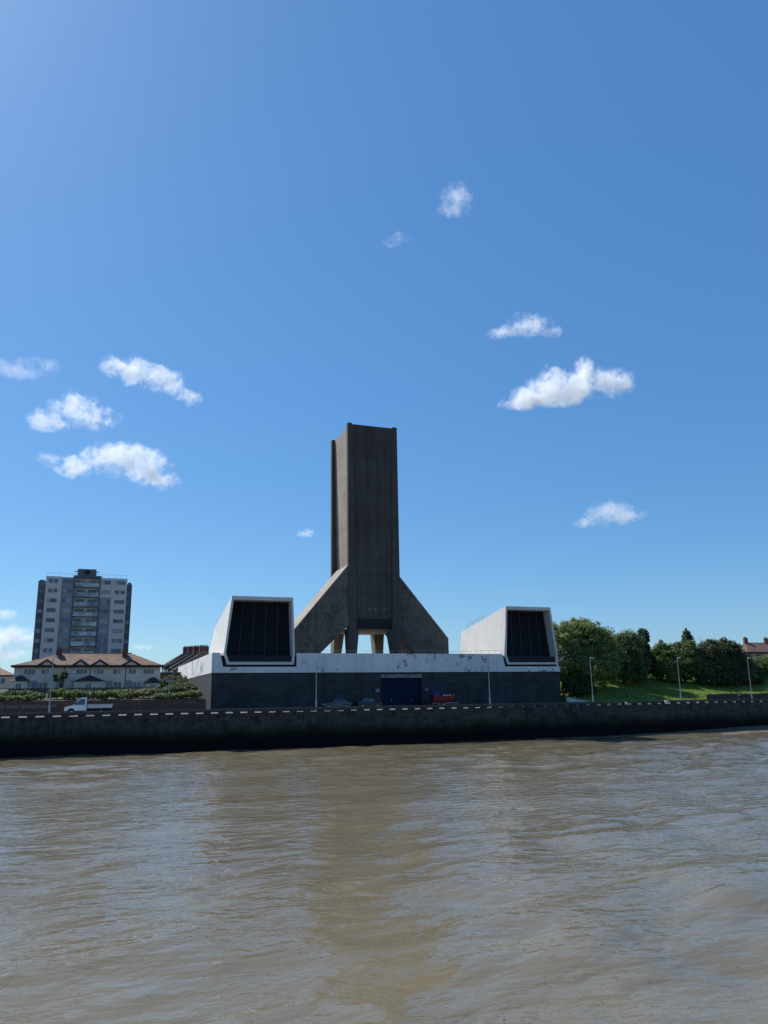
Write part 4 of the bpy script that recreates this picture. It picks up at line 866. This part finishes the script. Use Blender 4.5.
# garden shrubs above the brick wall on the left
SH = [(-12.3, 119.6, 0.9, 0.55, 'hedge', 'low clipped green shrub at the left picture edge'), (-9.8, 119.2, 1.3, 0.6, 'hedge', 'low spreading shrub left of the first lamp post'),
      (-7.6, 120.5, 1.0, 0.75, 'mid', 'green shrub just left of the first lamp post'), (-5.0, 121.5, 1.2, 1.25, 'yellow', 'tall bright yellow-green shrub behind the first lamp post'),
      (-2.8, 120.5, 1.3, 1.05, 'hedge', 'broad green shrub above the pickup cab'), (-0.2, 121, 1.2, 0.9, 'mid', 'dark green shrub above the pickup load bed'),
      (1.6, 119.8, 1.0, 1.1, 'yellow', 'bright rounded shrub above the pickup tailgate'), (3.8, 120.5, 1.1, 0.7, 'hedge', 'low green shrub right of the pickup'),
      (5.6, 122, 1.0, 0.9, 'mid', 'dark shrub left of the pale flowering bush'), (7.2, 121.0, 1.5, 1.25, 'pale', 'large pale cream flowering bush'),
      (9.0, 119.8, 1.0, 0.65, 'hedge', 'low shrub at the foot of the signpost'), (11.0, 119.6, 1.1, 0.7, 'hedge', 'low green shrub right of the signpost'),
      (12.6, 119.6, 1.0, 0.85, 'yellow', 'yellow-green shrub beside the station side wall'), (13.8, 120.6, 0.8, 0.9, 'pale', 'pale shrub at the corner of the station')]
for i, (x, y, r_, h_, kind, lab) in enumerate(SH):
    r_ *= 0.86
    h_ *= 0.8
    tree('garden_shrub', lab, x, y, [(0, 0, h_*0.6, r_*1.25, r_, h_*0.75), (r_*0.6, 0.1, h_*0.85, r_*0.75, r_*0.7, h_*0.6), (-r_*0.65, -0.1, h_*0.7, r_*0.7, r_*0.7, h_*0.6)], kind, 40+i, 0.05, 130, 24, 0.3, 0.12, 'shrub', 'shrubs above the garden wall')
BK = [(-10.5, 127, 1.9, 1.1, 'dark', 'dark rounded bush in front of the leftmost porch'), (-2.6, 127.5, 1.9, 1.1, 'dark', 'dark bush in front of the central porch'),
      (5.0, 127, 1.7, 1.2, 'dark', 'dark bush just behind the pale flowering bush'), (9.2, 129, 1.8, 1.1, 'dark', 'dark bush in front of the right porch'),
      (12.2, 130, 1.8, 1.6, 'dark', 'tall dark bush between the right porch and the station wall'), (12.0, 148, 2.4, 2.2, 'dark', 'large dark bush in front of the low garage'), (14.2, 140, 1.5, 1.9, 'mid', 'green bush against the far part of the station side wall'), (14.0, 156, 1.8, 2.4, 'dark', 'dark bush beside the garage doors')]
for i, (x, y, r_, h_, kind, lab) in enumerate(BK):
    h_ *= 0.62
    tree('garden_bush', lab, x, y, [(0, 0, h_*0.5, r_*1.2, r_, h_*0.7), (r_*0.7, 0.1, h_*0.6, r_*0.8, r_*0.7, h_*0.6), (-r_*0.75, -0.1, h_*0.55, r_*0.8, r_*0.7, h_*0.6)], kind, 90+i, 0.06, 150, 24, 0.4, 0.15, 'bush', 'bushes between the garden wall and the houses')
tree('garden_tree', 'small dark purple-leaved tree against the house wall behind the first lamp post', -5.4, 135.5, [(0, 0, 2.2, 0.9, 0.8, 0.9), (0.5, 0, 2.9, 0.6, 0.6, 0.6), (-0.7, 0, 2.6, 0.5, 0.5, 0.4)], 'copper', 70, 0.1, 60, 24, 0.35, 0.13, 'tree', None)
# rough turf on the bank: one uncountable mass of blades
def turf():
    rng = np.random.default_rng(21); n = 26000
    X = rng.uniform(79, 150, n); Y = 118.8+rng.random(n)**1.2*24; Z = ground_h(X, Y)
    P = np.stack([X, Y, Z+0.06], -1); N = rng.normal(size=(n, 3))*np.array([1, 1, 0.15]); N /= np.linalg.norm(N, axis=1)[:, None]
    o = leaves_mesh('turf', P, N, 0.13, rng, leaf_mat('turf_blades', (0.15, 0.21, 0.045)), None, 0.5); o['kind'] = 'stuff'; o['label'] = 'rough grass blades over the sunny bank'
turf()

# ------------------------------------------------------------------ right-hand promenade pieces
t = thing('low_stone_wall', (115, 118.6, 4.8), 'low dark stone wall along the foot of the bank at the right', 'wall')
for k in range(30):
    x = 106+k*3.0; MB((115, 118.6, 4.8)).box(x, x+2.96, 118.45, 118.9, 4.6, 6.25+0.05*math.sin(k*1.7)).build('wall_block', M['parapet'], t)
MB((115, 118.6, 4.8)).box(106, 196, 118.5, 118.85, 4.6, 6.1).build('wall_core', M['dark_gap'], t)
t = thing('ramp', (79.5, 120.3, 4.8), 'pale concrete ramp edge sloping down at the right corner of the station', 'ramp')
MB((79.5, 120.3, 4.8)).prism([(77.1, 4.6), (82.5, 4.6), (82.5, 5.15), (77.1, 6.1)], 'y', 120.2, 120.7).build('ramp_wall', M['pale_brick'], t)
MB((79.5, 120.3, 4.8)).prism([(77.1, 6.103), (82.5, 5.153), (82.5, 5.29), (77.1, 6.24)], 'y', 120.1, 120.8).build('coping', M['pavement'], t)
t = thing('notice_post', (82.0, 110.5, 4.85), 'dark notice board on a post between the two lamp posts right of the station', 'notice board')
MB().tube((0, 0, 0), (0, 0, 2.0), 0.06, n=8).build('post', M['black'], t); MB().box(-0.28, 0.28, -0.1, -0.062, 1.1, 1.95).build('notice_panel', M['parapet'], t)
t = thing('litter_bin', (105.6, 110.3, 4.85), 'dark litter bin on the promenade left of the rightmost lamp post', 'litter bin')
MB().loft([[(0.3*math.cos(a), 0.3*math.sin(a), z) for a in [i*math.pi/6 for i in range(12)]] for z in (0, 1.0)]).build('drum', M['black'], t)
MB().loft([[(r_*math.cos(a), r_*math.sin(a), z) for a in [i*math.pi/6 for i in range(12)]] for r_, z in ((0.34, 1.003), (0.34, 1.1), (0.12, 1.35))]).build('lid', M['black'], t)
for i, (x, lab) in enumerate(((87.0, 'white lifebuoy box on the parapet below the grass slope'), (79.2, 'small pale box on the parapet below the notice board'))):
    t = thing('lifebuoy_box', (x, WALL_Y-0.3, 4.9), lab, 'box', 'white boxes fixed to the river parapet')
    s = 1.0 if i == 0 else 0.6
    MB().box(-0.3*s, 0.3*s, 0, 0.24, 0, 0.5*s).build('housing', M['van_white'], t); MB().box(-0.33*s, 0.33*s, -0.03, 0.24, 0.5*s+0.002, 0.5*s+0.06).build('lid', M['van_white'], t)

# ------------------------------------------------------------------ clouds (volumes far away)
def cloud_mat(name, lobes, size, dens, seed, wisp):
    m = bpy.data.materials.new(name); m.use_nodes = True; t = NT(m); t.n.remove(t.n['Principled BSDF'])
    P = t.new('ShaderNodeTexCoord').outputs['Object']
    off = t.new('ShaderNodeVectorMath', operation='ADD'); t.link(P, off.inputs[0]); off.inputs[1].default_value = (seed*731.0, seed*377.0, 0)
    wn = t.new('ShaderNodeTexNoise'); wn.inputs['Scale'].default_value = 2.2/size; wn.inputs['Detail'].default_value = 3; t.link(off.outputs[0], wn.inputs['Vector'])
    sub = t.new('ShaderNodeVectorMath', operation='SUBTRACT'); t.link(wn.outputs['Color'], sub.inputs[0]); sub.inputs[1].default_value = (0.5, 0.5, 0.5)
    scl = t.new('ShaderNodeVectorMath', operation='SCALE'); t.link(sub.outputs[0], scl.inputs[0]); scl.inputs['Scale'].default_value = size*0.45
    ad = t.new('ShaderNodeVectorMath', operation='ADD'); t.link(P, ad.inputs[0]); t.link(scl.outputs[0], ad.inputs[1]); Q = ad.outputs[0]
    Fm = None
    for (x, y, z, rx_, ry_, rz_) in lobes:
        mp = t.new('ShaderNodeMapping'); mp.vector_type = 'TEXTURE'; mp.inputs['Location'].default_value = (x, y, z); mp.inputs['Scale'].default_value = (rx_, ry_, rz_)
        t.link(Q, mp.inputs['Vector']); ln = t.new('ShaderNodeVectorMath', operation='LENGTH'); t.link(mp.outputs[0], ln.inputs[0])
        f = t.math('SUBTRACT', 1.0, ln.outputs['Value'])
        Fm = f if Fm is None else t.math('MAXIMUM', Fm, f)
    fb = t.noise(off.outputs[0], 3.4/size, 4, 0.6); ff = t.noise(Q, 13.0/size, 9, 0.72)
    v = t.math('ADD', Fm, t.math('ADD', t.math('MULTIPLY', t.math('SUBTRACT', fb, 0.5+0.04*wisp), 2.2+wisp), t.math('MULTIPLY', t.math('SUBTRACT', ff, 0.5), 3.2)))
    core = t.math('POWER', t.ramp(v, 0.0, 1.0), 1.5)
    d = t.math('MULTIPLY', t.math('MULTIPLY', core, t.ramp(Fm, -0.35, 0.2)), dens*1.5)
    pv = t.new('ShaderNodeVolumePrincipled'); pv.inputs['Color'].default_value = (0.985, 0.993, 1, 1); pv.inputs['Anisotropy'].default_value = 0.25
    t.link(d, pv.inputs['Density']); t.link(pv.outputs[0], t.n['Material Output'].inputs['Volume'])
    m.cycles.volume_step_rate = 0.5
    return m
def cloud(label, P, az, lobes, dens, seed, wisp=0.0):
    lobes = [(l[0], l[1], l[2], l[3]*1.2, l[4]*1.2, l[5]*1.25) for l in lobes]
    size = max(max(abs(l[0])+l[3] for l in lobes), 1)
    me = bpy.data.meshes.new('cloud'); bm = bmesh.new()
    for l in lobes:
        mtx = Matrix.Translation(l[:3]) @ Matrix.Diagonal((l[3]*1.3, l[4]*1.3, l[5]*1.3, 1)); bmesh.ops.create_icosphere(bm, subdivisions=3, radius=1, matrix=mtx)
    bm.to_mesh(me); bm.free(); me.materials.append(cloud_mat('cloud_vapour', lobes, size, dens, seed, wisp))
    o = bpy.data.objects.new('cloud', me); col.objects.link(o); o.location = P; o.rotation_euler = (0, 0, -R(az))
    if len(lobes) > 1:
        md = o.modifiers.new('union', 'REMESH'); md.mode = 'VOXEL'; md.voxel_size = size/14
    tag(o, label, 'cloud', 'small fair-weather clouds')
cloud('dense white cumulus cloud, largest of those right of the tower', (1358.8, 1999.2, 964.0), 34.2, [(0, 0, 0, 130, 70, 55), (-110, 0, -22, 95, 50, 32), (110, 0, 5, 90, 50, 38), (60, 0, 55, 42, 40, 38), (-40, 0, 35, 60, 40, 36), (170, 0, -8, 40, 30, 22)], 0.032, 1, 0.3)
cloud('ragged white cloud just above the largest right-hand cloud', (1215.1, 1994.5, 1149.0), 31.4, [(15, 0, 10, 70, 40, 36), (-60, 0, -8, 60, 30, 18), (70, 0, -30, 40, 25, 16)], 0.018, 2, 0.6)
cloud('small thin cloud high above the tower', (949.9, 1907.6, 1496.1), 26.5, [(0, 0, 15, 48, 35, 36), (-10, 0, -25, 50, 30, 30)], 0.010, 3, 0.6)
cloud('faint wisp left of the small high cloud', (807.2, 2031.2, 1414.6), 21.7, [(0, 0, 0, 40, 20, 14), (-30, 0, -20, 30, 20, 12)], 0.006, 4, 0.8)
cloud('low flat-bottomed cloud above the trees', (1512.2, 2040.0, 564.8), 36.5, [(0, 0, 2, 85, 45, 34), (-75, 0, -16, 55, 30, 16), (60, 0, -6, 50, 30, 20)], 0.014, 5, 0.3)
cloud('elongated white cloud, topmost of the left-hand three', (103.2, 2403.5, 992.7), 2.5, [(-60, 0, 24, 85, 50, 38), (-100, 0, 40, 50, 35, 24), (20, 0, 0, 75, 45, 36), (110, 0, -52, 50, 35, 26)], 0.022, 6, 0.7)
cloud('ragged triangular cloud, leftmost of the left-hand three', (-115.3, 2450.4, 868.0), -2.7, [(0, 0, 20, 75, 45, 48), (-70, 0, -30, 65, 40, 36), (60, 0, 0, 70, 40, 34)], 0.020, 7, 0.8)
cloud('broad white cloud, lowest of the left-hand three', (10.7, 2496.7, 732.0), 0.2, [(0, 0, 10, 110, 60, 50), (-130, 0, -10, 80, 45, 34), (90, 0, 25, 80, 50, 44), (130, 0, -40, 65, 40, 36), (60, 0, 48, 50, 40, 26)], 0.022, 8, 0.7)
cloud('thin streaky cloud at the left picture edge', (-261.1, 2398.5, 975.5), -6.2, [(-20, 0, 0, 100, 40, 28), (60, 0, 25, 50, 30, 18)], 0.006, 9, 0.8)
cloud('tiny white cloud just left of the tower shaft', (618.6, 2468.6, 538.8), 14.1, [(0, 0, 0, 30, 20, 13), (14, 0, 8, 18, 14, 12)], 0.022, 10, 0.2)
cloud('bank of white cloud low behind the tower block at the left edge', (-591.5, 5953.6, 458.5), -5.7, [(-60, 0, 0, 200, 120, 75), (90, 0, -25, 110, 80, 45), (-40, 0, -110, 230, 100, 40)], 0.010, 11, 0.0)
cloud('small puff above the low cloud bank at the left edge', (-620.7, 5940.0, 605.5), -5.8, [(0, 0, 0, 85, 60, 40)], 0.008, 12, 0.2)
cloud('small low cloud right of the tower block', (300.8, 5980.1, 391.8), 2.9, [(0, 0, 0, 85, 60, 22)], 0.006, 13, 0.2)
